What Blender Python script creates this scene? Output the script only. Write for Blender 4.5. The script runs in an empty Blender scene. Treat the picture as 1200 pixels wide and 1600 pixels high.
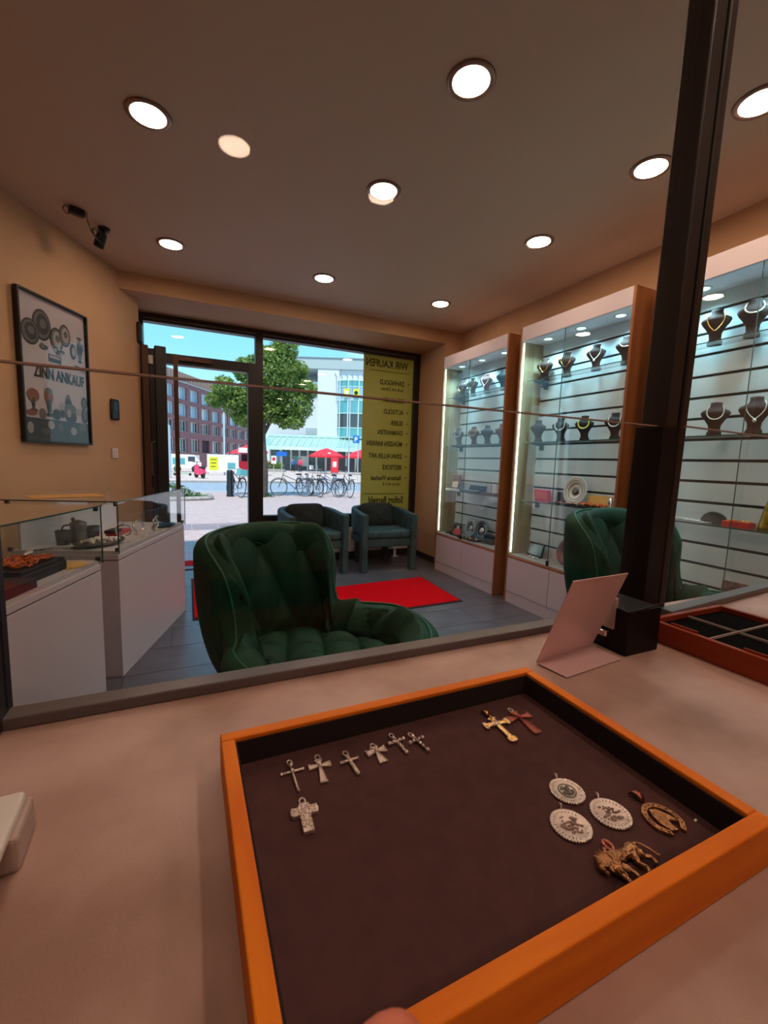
import bpy, bmesh, math, random
from mathutils import Vector, Matrix, Euler
random.seed(7)
SC = bpy.context.scene
COL = SC.collection
PI = math.pi

# ------------------------------------------------------------------ camera
F_PX, PITCH, ROLL, YAW = 669.4, 0.11667, 0.03223, -0.43226
CAM_H = 1.15
_fw = Vector((-math.sin(YAW) * math.cos(PITCH), math.cos(YAW) * math.cos(PITCH), -math.sin(PITCH)))
_r0 = Vector((math.cos(YAW), math.sin(YAW), 0)); _u0 = _r0.cross(_fw)
_r = _r0 * math.cos(ROLL) + _u0 * math.sin(ROLL)
_u = -_r0 * math.sin(ROLL) + _u0 * math.cos(ROLL)
cd = bpy.data.cameras.new('camera'); cam = bpy.data.objects.new('camera', cd); COL.objects.link(cam)
cd.sensor_fit = 'VERTICAL'; cd.sensor_height = 36.0; cd.lens = F_PX / 1600 * 36
cd.dof.use_dof = True; cd.dof.focus_distance = 0.65; cd.dof.aperture_fstop = 22.0
cd.clip_start = 0.02; cd.clip_end = 600
cam.matrix_world = Matrix(((_r.x, _u.x, -_fw.x, 0), (_r.y, _u.y, -_fw.y, 0), (_r.z, _u.z, -_fw.z, CAM_H), (0, 0, 0, 1)))
SC.camera = cam

# ------------------------------------------------------------------ world, sun, exposure
SC.view_settings.view_transform = 'Standard'; SC.view_settings.look = 'None'
SC.view_settings.gamma = 1.0; SC.view_settings.exposure = 1.0
SC.view_settings.use_curve_mapping = False
SC.cycles.transparent_max_bounces = 24
SC.cycles.max_bounces = 8
SC.cycles.sample_clamp_indirect = 4.0
wd = bpy.data.worlds.new('sky'); SC.world = wd; wd.use_nodes = True
nt = wd.node_tree; nt.nodes.clear()
_o = nt.nodes.new('ShaderNodeOutputWorld'); _b = nt.nodes.new('ShaderNodeBackground')
_tc = nt.nodes.new('ShaderNodeTexCoord'); _sp = nt.nodes.new('ShaderNodeSeparateXYZ')
_cr = nt.nodes.new('ShaderNodeValToRGB'); _no = nt.nodes.new('ShaderNodeTexNoise'); _mx = nt.nodes.new('ShaderNodeMix'); _mx.data_type = 'RGBA'
_cr.color_ramp.elements[0].position = 0.0; _cr.color_ramp.elements[0].color = (0.50, 0.82, 0.93, 1)
_cr.color_ramp.elements[1].position = 0.6; _cr.color_ramp.elements[1].color = (0.10, 0.42, 0.80, 1)
_e = _cr.color_ramp.elements.new(0.22); _e.color = (0.24, 0.62, 0.88, 1)
_no.inputs['Scale'].default_value = 2.6; _no.inputs['Detail'].default_value = 5
_r2 = nt.nodes.new('ShaderNodeValToRGB'); _r2.color_ramp.elements[0].position = 0.52; _r2.color_ramp.elements[1].position = 0.75
nt.links.new(_tc.outputs['Generated'], _sp.inputs[0]); nt.links.new(_sp.outputs['Z'], _cr.inputs[0])
nt.links.new(_tc.outputs['Generated'], _no.inputs['Vector']); nt.links.new(_no.outputs['Fac'], _r2.inputs[0])
nt.links.new(_r2.outputs[0], _mx.inputs[0]); nt.links.new(_cr.outputs[0], _mx.inputs[6]); _mx.inputs[7].default_value = (0.75, 0.9, 0.95, 1)
nt.links.new(_mx.outputs[2], _b.inputs['Color']); _b.inputs['Strength'].default_value = 0.78
nt.links.new(_b.outputs[0], _o.inputs[0])
sd = bpy.data.lights.new('sun', 'SUN'); sun = bpy.data.objects.new('sun', sd); COL.objects.link(sun)
sd.energy = 2.3; sd.angle = math.radians(3); sd.color = (1.0, 0.94, 0.86)
sun.rotation_euler = Euler((math.radians(27), 0, math.radians(-28)))   # high and behind the shop
LAMP_E = 44.0       # emission of a ceiling downlight disc
LAMP_C = (1.0, 0.69, 0.49)

# ------------------------------------------------------------------ materials
def srgb(r, g, b):
    f = lambda c: (c / 255 / 12.92) if c / 255 <= 0.04045 else ((c / 255 + 0.055) / 1.055) ** 2.4
    return (f(r), f(g), f(b), 1.0)
MATS = {}
def mat(name, rgb, rough=0.5, metal=0.0, rgb2=None, nscale=20.0, stretch=(1, 1, 1), nlo=0.35, nhi=0.65, bump=0.0, bscale=None,
        sheen=0.0, emit=None, estr=0.0, coat=0.0, spec=0.5, kind='noise', detail=4, coord='Object', transl=0.0):
    m = bpy.data.materials.new(name); m.use_nodes = True; t = m.node_tree; b = t.nodes['Principled BSDF']
    b.inputs['Base Color'].default_value = srgb(*rgb); b.inputs['Roughness'].default_value = rough; b.inputs['Metallic'].default_value = metal
    b.inputs['Specular IOR Level'].default_value = spec
    if sheen: b.inputs['Sheen Weight'].default_value = sheen; b.inputs['Sheen Roughness'].default_value = 0.35; b.inputs['Sheen Tint'].default_value = srgb(*(rgb2 or rgb))
    if coat: b.inputs['Coat Weight'].default_value = coat
    if emit: b.inputs['Emission Color'].default_value = emit if len(emit) == 4 else (*emit, 1); b.inputs['Emission Strength'].default_value = estr
    if rgb2 or bump:
        tc = t.nodes.new('ShaderNodeTexCoord'); mp = t.nodes.new('ShaderNodeMapping'); mp.inputs['Scale'].default_value = stretch
        t.links.new(tc.outputs[coord], mp.inputs[0])
        if kind == 'brick':
            n = t.nodes.new('ShaderNodeTexBrick'); n.inputs['Scale'].default_value = nscale; n.inputs['Color1'].default_value = srgb(*rgb)
            n.inputs['Color2'].default_value = srgb(*rgb2); n.inputs['Mortar'].default_value = srgb(*[int(c * .82) for c in rgb]); n.inputs['Mortar Size'].default_value = 0.02
            t.links.new(mp.outputs[0], n.inputs['Vector']); t.links.new(n.outputs['Color'], b.inputs['Base Color']); fac = n.outputs['Fac']
        else:
            n = t.nodes.new('ShaderNodeTexNoise'); n.inputs['Scale'].default_value = nscale; n.inputs['Detail'].default_value = detail
            t.links.new(mp.outputs[0], n.inputs['Vector']); fac = n.outputs['Fac']
            if rgb2:
                r = t.nodes.new('ShaderNodeValToRGB'); r.color_ramp.elements[0].position = nlo; r.color_ramp.elements[1].position = nhi
                r.color_ramp.elements[0].color = srgb(*rgb); r.color_ramp.elements[1].color = srgb(*rgb2)
                t.links.new(fac, r.inputs[0]); t.links.new(r.outputs[0], b.inputs['Base Color'])
        if bump:
            if bscale:
                n2 = t.nodes.new('ShaderNodeTexNoise'); n2.inputs['Scale'].default_value = bscale; n2.inputs['Detail'].default_value = 3
                t.links.new(tc.outputs[coord], n2.inputs['Vector']); fac = n2.outputs['Fac']
            bp = t.nodes.new('ShaderNodeBump'); bp.inputs['Strength'].default_value = bump; bp.inputs['Distance'].default_value = 0.002
            t.links.new(fac, bp.inputs['Height']); t.links.new(bp.outputs[0], b.inputs['Normal'])
    if transl:
        tr = t.nodes.new('ShaderNodeBsdfTranslucent'); tr.inputs[0].default_value = srgb(*rgb); mx = t.nodes.new('ShaderNodeMixShader'); mx.inputs[0].default_value = transl
        out = t.nodes['Material Output']; t.links.new(b.outputs[0], mx.inputs[1]); t.links.new(tr.outputs[0], mx.inputs[2]); t.links.new(mx.outputs[0], out.inputs[0])
    MATS[name] = m
    return m
def glass(name, tint=(0.93, 0.97, 0.95), f0=0.04, f90=0.95, rough=0.0, gain=1.0):
    m = bpy.data.materials.new(name); m.use_nodes = True; t = m.node_tree; t.nodes.clear()
    o = t.nodes.new('ShaderNodeOutputMaterial'); tr = t.nodes.new('ShaderNodeBsdfTransparent'); gl = t.nodes.new('ShaderNodeBsdfGlossy')
    mx = t.nodes.new('ShaderNodeMixShader'); lw = t.nodes.new('ShaderNodeLayerWeight'); lw.inputs['Blend'].default_value = 0.5
    pw_ = t.nodes.new('ShaderNodeMath'); pw_.operation = 'POWER'; pw_.inputs[1].default_value = 5.0; t.links.new(lw.outputs['Facing'], pw_.inputs[0])
    fr = t.nodes.new('ShaderNodeMath'); fr.operation = 'MULTIPLY_ADD'; fr.inputs[1].default_value = f90; fr.inputs[2].default_value = f0; t.links.new(pw_.outputs[0], fr.inputs[0])
    tr.inputs[0].default_value = (*tint, 1); gl.inputs['Roughness'].default_value = rough; gl.inputs[0].default_value = (gain, gain, gain, 1)
    t.links.new(fr.outputs[0], mx.inputs[0]); t.links.new(tr.outputs[0], mx.inputs[1]); t.links.new(gl.outputs[0], mx.inputs[2]); t.links.new(mx.outputs[0], o.inputs[0])
    MATS[name] = m
    return m
M = MATS
mat('wall_paint', (200, 160, 122), 0.75, rgb2=(194, 153, 115), nscale=3, bump=0.12, bscale=250)
mat('ceiling_paint', (210, 184, 158), 0.7, bump=0.06, bscale=200)
mat('tile', (98, 98, 108), 0.32, rgb2=(78, 78, 88), nscale=5, bump=0.15, bscale=60, detail=8)
mat('grout', (62, 60, 62), 0.9)
mat('counter_top', (194, 166, 158), 0.42, rgb2=(156, 122, 110), nscale=6, nlo=0.36, nhi=0.66, bump=0.08, bscale=500, detail=9)
mat('counter_side', (150, 140, 140), 0.6)
mat('dark_metal', (36, 26, 26), 0.5, 0.1, rgb2=(22, 17, 19), nscale=9, stretch=(1, 1, .2))
mat('brown_metal', (98, 66, 52), 0.35, 0.5, rgb2=(80, 52, 42), nscale=12, stretch=(1, 1, .1))
mat('rail_metal', (104, 98, 100), 0.4, 0.4)
mat('black_frame', (15, 15, 19), 0.4)
mat('black_plastic', (16, 17, 20), 0.35)
mat('black_gloss', (9, 6, 8), 0.5, spec=0.25)
mat('white_laminate', (206, 196, 204), 0.4)
mat('white_panel', (214, 206, 212), 0.5)
mat('slat_white', (196, 204, 208), 0.45)
mat('slat_groove', (18, 18, 20), 0.6)
mat('oak_outer', (164, 104, 60), 0.5, rgb2=(136, 82, 46), nscale=14, stretch=(1, 1, .08), detail=6)
mat('oak_pale', (168, 150, 118), 0.5, rgb2=(140, 122, 92), nscale=16, stretch=(1, 1, .08), detail=6)
mat('tray_wood', (240, 136, 18), 0.55, rgb2=(216, 108, 10), nscale=40, stretch=(.12, 1, 1), spec=.25, detail=7)
mat('tray_wood_y', (240, 136, 18), 0.55, rgb2=(216, 108, 10), nscale=40, stretch=(1, .12, 1), spec=.25, detail=7)
mat('tray_wood_shaded', (150, 60, 26), 0.5, rgb2=(128, 46, 20), nscale=30, stretch=(1, .12, 1), spec=.3)  # darker wood for the right-hand tray, its shade put into the colour
mat('insert_black', (9, 9, 12), 0.95, spec=.05)
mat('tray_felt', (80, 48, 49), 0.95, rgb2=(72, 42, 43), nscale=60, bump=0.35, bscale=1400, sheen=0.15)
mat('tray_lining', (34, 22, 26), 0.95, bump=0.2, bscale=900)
mat('velvet_green', (0, 66, 46), 0.7, rgb2=(0, 48, 35), nscale=6, sheen=0.06, spec=.3, bump=0.1, bscale=400)
mat('velvet_piping', (8, 92, 66), 0.55, sheen=0.1)
mat('velvet_teal', (30, 56, 58), 0.72, rgb2=(62, 92, 92), nscale=12, stretch=(1, 1, .5), sheen=0.25, nlo=.35, nhi=.75, detail=7)
mat('cushion_dark', (12, 20, 20), 0.85, sheen=0.1, rgb2=(26, 34, 34), nscale=8)
mat('rug_red', (214, 0, 18), 0.95, rgb2=(196, 0, 14), nscale=80, spec=.08, bump=0.4, bscale=900)
mat('rug_edge', (30, 18, 20), 0.8)
mat('silver', (236, 222, 216), 0.36, 0.9, bump=0.5, bscale=900)
mat('silver_smooth', (222, 216, 212), 0.25, 0.95)
mat('pewter', (130, 128, 126), 0.35, 1.0, bump=0.3, bscale=80)
mat('pewter_dark', (60, 66, 74), 0.3, 0.8)
mat('silver_worn', (170, 150, 142), 0.38, 0.9, bump=0.5, bscale=900)
mat('gold', (232, 184, 110), 0.2, 1.0, bump=0.3, bscale=700)
mat('rose_metal', (196, 124, 112), 0.28, 1.0, bump=0.5, bscale=900)
mat('antique_gold', (196, 148, 108), 0.32, 1.0, bump=1.0, bscale=420)
mat('antique_dark', (112, 84, 66), 0.4, 0.9, bump=0.8, bscale=600)
mat('pearl', (236, 222, 200), 0.3)
mat('yellow_bead', (214, 206, 92), 0.35)
mat('bust_brown', (58, 38, 36), 0.85, sheen=0.3)
mat('bust_black', (20, 20, 26), 0.8, sheen=0.3)
mat('bust_grey', (70, 58, 66), 0.8, sheen=0.3)
mat('bust_red', (98, 52, 48), 0.8, sheen=0.3)
mat('plate_white', (222, 214, 206), 0.25)
mat('blackish', (24, 22, 24), 0.6)
mat('purple_box', (48, 24, 38), 0.6)
mat('amber', (228, 112, 28), 0.3, rgb2=(140, 52, 12), nscale=60)
mat('brass', (186, 150, 60), 0.3, 0.9, rgb2=(120, 92, 30), nscale=30)
mat('red_print', (206, 60, 56), 0.5)
mat('magenta', (206, 20, 84), 0.45)
mat('cream_paper', (226, 206, 180), 0.6)
mat('book_art', (150, 110, 96), 0.6, rgb2=(86, 56, 60), nscale=30)
mat('yellow_paper', (220, 168, 90), 0.6)
mat('poster_paper', (186, 176, 180), 0.55)
mat('poster_dark', (52, 58, 60), 0.5)
mat('print_dark', (46, 46, 48), 0.6); mat('print_mid', (96, 92, 92), 0.6); mat('print_light', (158, 152, 150), 0.6)
mat('print_warm', (128, 82, 62), 0.6)
mat('white_plastic', (216, 212, 208), 0.4)
mat('grey_plastic', (172, 152, 146), 0.5)
mat('lcd_green', (96, 112, 84), 0.2)
mat('stand_metal', (222, 190, 194), 0.32, 0.15)
mat('skin', (222, 128, 100), 0.5, rgb2=(196, 106, 80), nscale=60)
mat('nail', (222, 150, 130), 0.3)
mat('film_yellow', (208, 196, 116), 0.5, transl=0.45)
mat('film_text', (70, 66, 22), 0.6)
mat('radiator_white', (226, 224, 220), 0.4)
mat('lamp_on', (255, 240, 225), 0.5, emit=LAMP_C, estr=LAMP_E)
mat('led_cool', (220, 255, 255), 0.5, emit=(0.50, 0.90, 0.92), estr=1.1)
mat('led_strip', (230, 255, 250), 0.5, emit=(0.80, 0.97, 0.95), estr=6)
mat('lamp_ring', (150, 120, 104), 0.3, 0.6)
glass('glass_clear', (0.97, 0.98, 0.975)); glass('glass_partition', (0.985, 0.99, 0.985), 0.006, 0.22); glass('glass_cab', (0.965, 0.988, 0.982), 0.03); glass('glass_window', (0.98, 0.99, 0.99), 0.012)
mat('glass_edge', (60, 90, 80), 0.15)
mat('joint_edge', (168, 140, 130), 0.25)
# outside
mat('paving', (198, 176, 172), 0.85, rgb2=(182, 156, 152), kind='brick', nscale=5, coord='Object')
mat('kerb_stone', (176, 168, 160), 0.8, rgb2=(150, 142, 136), nscale=8)
mat('asphalt', (152, 162, 174), 0.8, rgb2=(140, 150, 162), nscale=3)
mat('far_paving', (206, 186, 174), 0.85, rgb2=(196, 174, 164), nscale=2)
mat('road_line', (232, 232, 232), 0.7)
mat('drain_grey', (130, 122, 128), 0.8, rgb2=(150, 130, 134), nscale=6)
mat('brick_purple', (150, 108, 112), 0.85, rgb2=(134, 92, 98), nscale=2.2)
mat('roof_cladding', (168, 138, 124), 0.6)
mat('window_blue', (150, 186, 206), 0.12, 0.0, spec=0.9)
mat('window_dark', (66, 76, 82), 0.15, spec=0.8)
mat('window_teal', (96, 168, 176), 0.2, spec=0.7)
mat('dark_gap', (58, 44, 50), 0.8)
mat('render_white', (214, 218, 224), 0.8)
mat('render_grey', (172, 186, 188), 0.8)
mat('turq_frame', (196, 226, 224), 0.5)
mat('canopy_glass', (150, 186, 180), 0.2, spec=0.8)
mat('red_canvas', (226, 44, 60), 0.7)
mat('white_paint', (236, 236, 236), 0.5)
mat('leaf', (150, 172, 88), 0.6, rgb2=(88, 122, 58), nscale=2.2, transl=0.35)
mat('leaf_dark', (98, 128, 72), 0.6, rgb2=(60, 92, 48), nscale=2.5, transl=0.3)
mat('bark', (96, 84, 76), 0.9, rgb2=(74, 64, 58), nscale=12)
mat('flower_orange', (232, 116, 48), 0.6)
mat('blue_sign', (20, 110, 200), 0.5)
mat('sign_yellow', (226, 226, 40), 0.5)
mat('bike_black', (34, 34, 40), 0.4, 0.2); mat('bike_grey', (150, 156, 168), 0.35, 0.5); mat('bike_blue', (70, 96, 140), 0.4, 0.2)
mat('tyre', (40, 40, 44), 0.8)
mat('cloth_blue', (30, 110, 170), 0.8); mat('cloth_pink', (226, 70, 110), 0.8); mat('cloth_dark', (50, 50, 62), 0.8)
mat('hair', (70, 50, 40), 0.8)
mat('scooter_green', (40, 170, 110), 0.5)
mat('rim_light', (196, 196, 200), 0.4, 0.5)

# ------------------------------------------------------------------ mesh builder
class MB:
    def __init__(s): s.v = []; s.f = []; s.mi = []; s.cur = 0; s.m = Matrix.Identity(4)
    def add(s, vs, fs):
        o = len(s.v); s.v += [s.m @ Vector(p) for p in vs]
        for f in fs: s.f.append([i + o for i in f]); s.mi.append(s.cur)
        return s
    def box(s, x0, x1, y0, y1, z0, z1):
        return s.add([(x0, y0, z0), (x1, y0, z0), (x1, y1, z0), (x0, y1, z0), (x0, y0, z1), (x1, y0, z1), (x1, y1, z1), (x0, y1, z1)],
                     [(3, 2, 1, 0), (4, 5, 6, 7), (0, 1, 5, 4), (1, 2, 6, 5), (2, 3, 7, 6), (3, 0, 4, 7)])
    def rbox(s, x0, x1, y0, y1, z0, z1, r=0.01, seg=2):
        bm = bmesh.new(); bmesh.ops.create_cube(bm, size=1)
        for v in bm.verts: v.co = Vector(((x0 + x1) / 2 + v.co.x * (x1 - x0), (y0 + y1) / 2 + v.co.y * (y1 - y0), (z0 + z1) / 2 + v.co.z * (z1 - z0)))
        bmesh.ops.bevel(bm, geom=list(bm.edges), offset=r, segments=seg, profile=0.5, affect='EDGES')
        bm.verts.index_update(); s.add([v.co[:] for v in bm.verts], [[v.index for v in f.verts] for f in bm.faces]); bm.free(); return s
    def prism(s, pts, z0, z1):      # outline in xy, extruded in z
        n = len(pts); vs = [(x, y, z0) for x, y in pts] + [(x, y, z1) for x, y in pts]
        return s.add(vs, [list(range(n))[::-1], list(range(n, 2 * n))] + [(i, (i + 1) % n, n + (i + 1) % n, n + i) for i in range(n)])
    def tube(s, path, r, n=8, closed=False, cap=True, flat=1.0):
        P = [Vector(p) for p in path]; R = r if isinstance(r, (list, tuple)) else [r] * len(P); k = len(P); rings = []
        up = Vector((0, 0, 1)); prev = None
        for i, p in enumerate(P):
            a = P[(i - 1) % k] if (closed or i > 0) else P[i]; b = P[(i + 1) % k] if (closed or i < k - 1) else P[i]
            t = (b - a).normalized() if (b - a).length > 1e-9 else up
            if prev is None:
                ref = up if abs(t.z) < 0.9 else Vector((1, 0, 0)); e = t.cross(ref).normalized()
            else:
                e = prev - t * prev.dot(t); e = e.normalized() if e.length > 1e-6 else t.cross(up).normalized()
            prev = e; g = t.cross(e)
            rings.append([p + (e * math.cos(2 * PI * j / n) + g * math.sin(2 * PI * j / n) * flat) * R[i] for j in range(n)])
        vs = [v for q in rings for v in q]; fs = []
        m = k if closed else k - 1
        for i in range(m):
            for j in range(n):
                a = i * n + j; b = i * n + (j + 1) % n; c = ((i + 1) % k) * n + (j + 1) % n; d = ((i + 1) % k) * n + j; fs.append((a, b, c, d))
        if cap and not closed: fs += [list(range(n))[::-1], [(k - 1) * n + j for j in range(n)]]
        return s.add(vs, fs)
    def lathe(s, prof, n=24, c=(0, 0, 0), axis='z', cap=True):
        vs = []; fs = []; k = len(prof)
        for r, h in prof:
            for j in range(n):
                a = 2 * PI * j / n; x, y, z = r * math.cos(a), r * math.sin(a), h
                if axis == 'x': x, y, z = z, x, y
                if axis == 'y': x, y, z = x, z, y
                vs.append((c[0] + x, c[1] + y, c[2] + z))
        for i in range(k - 1):
            for j in range(n): fs.append((i * n + j, i * n + (j + 1) % n, (i + 1) * n + (j + 1) % n, (i + 1) * n + j))
        if cap: fs += [list(range(n))[::-1], [(k - 1) * n + j for j in range(n)]]
        return s.add(vs, fs)
    def ball(s, c, r, n=10, m=6):
        r = r if isinstance(r, (tuple, list)) else (r, r, r); vs = []; fs = []
        for i in range(m + 1):
            a = PI * (i / m) ; a = min(max(a, 0.02), PI - 0.02)
            for j in range(n):
                b = 2 * PI * j / n; vs.append((c[0] + r[0] * math.sin(a) * math.cos(b), c[1] + r[1] * math.sin(a) * math.sin(b), c[2] - r[2] * math.cos(a)))
        for i in range(m):
            for j in range(n): fs.append((i * n + j, i * n + (j + 1) % n, (i + 1) * n + (j + 1) % n, (i + 1) * n + j))
        return s.add(vs, fs)
    def grid(s, nu, nv, fn, cu=False):
        vs = [fn(i / nu if cu else i / (nu - 1), j / (nv - 1)) for j in range(nv) for i in range(nu)]; fs = []
        for j in range(nv - 1):
            for i in range(nu if cu else nu - 1):
                i2 = (i + 1) % nu; fs.append((j * nu + i, j * nu + i2, (j + 1) * nu + i2, (j + 1) * nu + i))
        return s.add(vs, fs)
    def mesh(s, name, mats, smooth=False):
        me = bpy.data.meshes.new(name); me.from_pydata([tuple(v) for v in s.v], [], s.f)
        for m in (mats if isinstance(mats, (list, tuple)) else [mats]): me.materials.append(M[m] if isinstance(m, str) else m)
        for i, p in enumerate(me.polygons): p.material_index = s.mi[i]; p.use_smooth = smooth
        if smooth:
            me.polygons.foreach_set('use_smooth', [True] * len(me.polygons))
        me.update(); return me
    def build(s, name, mats, parent=None, smooth=False, loc=None, rot=None):
        return put(name, s.mesh(name, mats, smooth), parent, loc, rot)
def put(name, me, parent=None, loc=None, rot=None):
    o = bpy.data.objects.new(name, me); COL.objects.link(o)
    if parent: o.parent = parent
    if loc: o.location = loc
    if rot: o.rotation_euler = rot
    return o
def tag(o, label, cat, group=None, kind=None):
    if label: o['label'] = label
    if cat: o['category'] = cat
    if group: o['group'] = group
    if kind: o['kind'] = kind
    return o
def thing(name, label, cat, loc=(0, 0, 0), rz=0, group=None, kind=None):
    o = bpy.data.objects.new(name, None); COL.objects.link(o); o.location = loc; o.rotation_euler = (0, 0, rz); o.empty_display_size = 0.05
    return tag(o, label, cat, group, kind)
def struct(name, o): o.name = name; o['kind'] = 'structure'; return o
def dup(root, loc, rz, label=None, rot=None, scale=None):
    r = root.copy(); COL.objects.link(r); r.location = loc; r.rotation_euler = rot or (0, 0, rz)
    if scale: r.scale = (scale,) * 3
    if label: r['label'] = label
    for ch in list(root.children):
        c = ch.copy(); COL.objects.link(c); c.parent = r
        for g in list(ch.children):
            d = g.copy(); COL.objects.link(d); d.parent = c
    return r
def cr(pts, n=8, closed=False):      # Catmull-Rom through points
    P = [Vector(p) for p in pts]; k = len(P); out = []
    for i in range(k if closed else k - 1):
        g = lambda j: P[j % k] if closed else P[min(max(j, 0), k - 1)]
        a, b, c, d = g(i - 1), g(i), g(i + 1), g(i + 2)
        for q in range(n):
            t = q / n; out.append(0.5 * ((2 * b) + (c - a) * t + (2 * a - 5 * b + 4 * c - d) * t * t + (3 * b - a - 3 * c + d) * t ** 3))
    if not closed: out.append(P[-1])
    return out
def text(body, size, name, m, parent, mw, align='LEFT', extrude=0.0006, mirror=False, sx=1.0, bold=0.0):
    cu = bpy.data.curves.new('lettering', 'FONT'); cu.body = body; cu.size = size; cu.align_x = align; cu.extrude = extrude; cu.offset = bold; cu.resolution_u = 3
    t = bpy.data.objects.new('tmp', cu); COL.objects.link(t); dg = bpy.context.evaluated_depsgraph_get()
    me = bpy.data.meshes.new_from_object(t.evaluated_get(dg)); bpy.data.objects.remove(t)
    for v in me.vertices:
        c = v.co.copy(); c.x *= sx * (-1 if mirror else 1); v.co = mw @ c
    me.materials.clear(); me.materials.append(M[m]); me.update()
    return put(name, me, parent)

# ================================================================== THE ROOM
CEIL = 2.583; XR = 2.79; WY = 4.73
# floor: grout bed with tiles, running bond of 0.62 x 0.31
fl = MB().box(-4.0, XR + .1, -2.7, WY + .05, -0.12, -0.004).build('floor', 'grout'); fl['kind'] = 'structure'
tile_me = MB().box(0.0015, 0.6185, 0.0015, 0.3085, -0.012, 0.0).mesh('tile', 'tile')
for j in range(-2, 11):
    y = 1.53 + 0.31 * j
    off = [0.105, -0.108, -0.318][(j - 3) % 3 - 0] + 0.0
    for i in range(-5, 6):
        x = off + 0.62 * i
        if x + .62 < -1.7 or x > XR: continue
        if x > XR - .3: continue
        if y > WY - .2: continue
        put('tile', tile_me, fl, (x, y, 0))
# rough floor beyond tiles (clerk side, hidden behind the counter)
# walls
def wall(name, pts, z0, z1, m='wall_paint', **k):
    o = MB().prism(pts, z0, z1).build(name, m); o['kind'] = 'structure'; return o
lw = [(-2.17, 0.53), (-0.353, 4.38), (-0.40, 4.70), (-0.40, 4.86), (-0.60, 4.86), (-0.62, 4.45), (-2.38, 0.66), (-2.38, 0.53)]
wall('wall_left', lw, -0.1, 2.75)
wall('wall_left_rear', [(-2.17, -2.6), (-2.17, 0.53), (-2.38, 0.53), (-2.38, -2.6)], -0.1, 2.75)
wall('wall_right', [(XR, -2.6), (XR + .2, -2.6), (XR + .2, 4.86), (XR, 4.86)], -0.1, 2.75)
wall('wall_back', [(-2.38, -2.8), (XR + .2, -2.8), (XR + .2, -2.6), (-2.38, -2.6)], -0.1, 2.75)
wall('wall_pillar', [(2.585, 4.135), (XR, 4.135), (XR, 4.86), (2.585, 4.86)], -0.1, CEIL)
ce = MB().box(-2.5, XR + .3, -2.9, 4.86, CEIL, CEIL + .2).build('ceiling', 'ceiling_paint'); ce['kind'] = 'structure'
so = MB().box(-0.62, 2.585, 4.135, 4.86, 2.447, CEIL).build('trim_1', 'wall_paint'); tag(so, None, None, None, 'structure')
fb = MB().box(-14, 16, -6, 5.0, 2.8, 3.3).box(-14, -.62, 4.87, 5.0, -.1, 2.8).box(XR + .2, 16, 4.87, 5.0, -.1, 2.8).box(-.62, XR + .2, 4.87, 5.0, 2.447, 2.8).build('wall_front_sunblock', 'render_white'); fb['kind'] = 'structure'  # outer wall plus an unseen roof slab added to block the sun
fb.location.z = 0
bb = MB().box(2.572, 2.585, 4.135, 4.70, 0, .07).box(2.572, 2.79, 4.122, 4.135, 0, .07).build('baseboard_right', 'black_frame'); bb['kind'] = 'structure'
# window wall parapet under the shop window
pw = MB().box(0.66, 2.585, 4.74, 4.86, -0.1, 0.46).build('wall_sill', 'black_frame'); pw['kind'] = 'structure'

# window_1: fixed shop window, right
w1 = thing('window_1', None, None, (0, 0, 0), 0, None, 'structure')
fr = lambda n, *b, m='black_frame', p=None: MB().box(*b).build(n, m, p)
fr('frame', 0.66, 0.735, 4.69, 4.78, 0.0, 2.447, p=w1)
fr('frame', 2.52, 2.585, 4.69, 4.78, 0.0, 2.447, p=w1)
fr('frame', 0.735, 2.52, 4.69, 4.78, 2.375, 2.447, p=w1)
fr('frame', 0.735, 2.52, 4.69, 4.78, 0.44, 0.53, p=w1)
MB().box(0.735, 2.52, 4.675, 4.69, 2.395, 2.405).build('frame_bead', 'rail_metal', w1)
MB().box(0.735, 2.52, 4.735, 4.741, 0.53, 2.375).build('pane', 'glass_window', w1)
# window_2: transom above the door
w2 = thing('window_2', None, None, (0, 0, 0), 0, None, 'structure')
fr('frame', -0.40, -0.345, 4.69, 4.78, 0.0, 2.447, p=w2)
fr('frame', -0.345, 0.66, 4.69, 4.78, 2.375, 2.447, p=w2)
fr('frame', -0.345, 0.66, 4.69, 4.78, 2.01, 2.105, p=w2)
MB().box(-0.345, 0.66, 4.675, 4.69, 2.395, 2.405).build('frame_bead', 'rail_metal', w2)
MB().box(-0.345, 0.66, 4.735, 4.741, 2.105, 2.375).build('pane', 'glass_window', w2)
# door_1: opened door, its frame, a hinge stile, and the leaf folded inwards at the left
d1 = thing('door_1', None, None, (0, 0, 0), 0, None, 'structure')
fr('door_frame', 0.585, 0.66, 4.68, 4.77, 0.0, 2.01, p=d1)
fr('door_frame', -0.345, -0.275, 4.66, 4.70, 0.0, 2.12, m='brown_metal', p=d1)
fr('hinge_stile', -0.10, -0.06, 4.66, 4.72, 0.0, 2.10, m='brown_metal', p=d1)
fr('door_closer', -0.05, 0.24, 4.645, 4.69, 2.045, 2.075, m='brown_metal', p=d1)
fr('threshold', -0.345, 0.585, 4.68, 4.80, -0.02, 0.006, m='rail_metal', p=d1)
lf = MB(); lf.rbox(-0.045, 0.045, 0, .10, 0.03, 2.08, .008).box(-0.02, 0.02, .10, .30, 0.03, .14).box(-0.02, 0.02, .10, .30, 1.97, 2.08).box(-0.02, .02, .30, .36, .03, 2.08)
lo = lf.build('leaf_frame', 'black_frame', d1, loc=(-0.19, 4.30, 0), rot=(0, 0, 0.12))
MB().box(-.003, .003, .10, .30, .14, 1.97).build('leaf_glass', 'glass_window', d1, loc=(-0.19, 4.30, 0), rot=(0, 0, 0.12))
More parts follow.
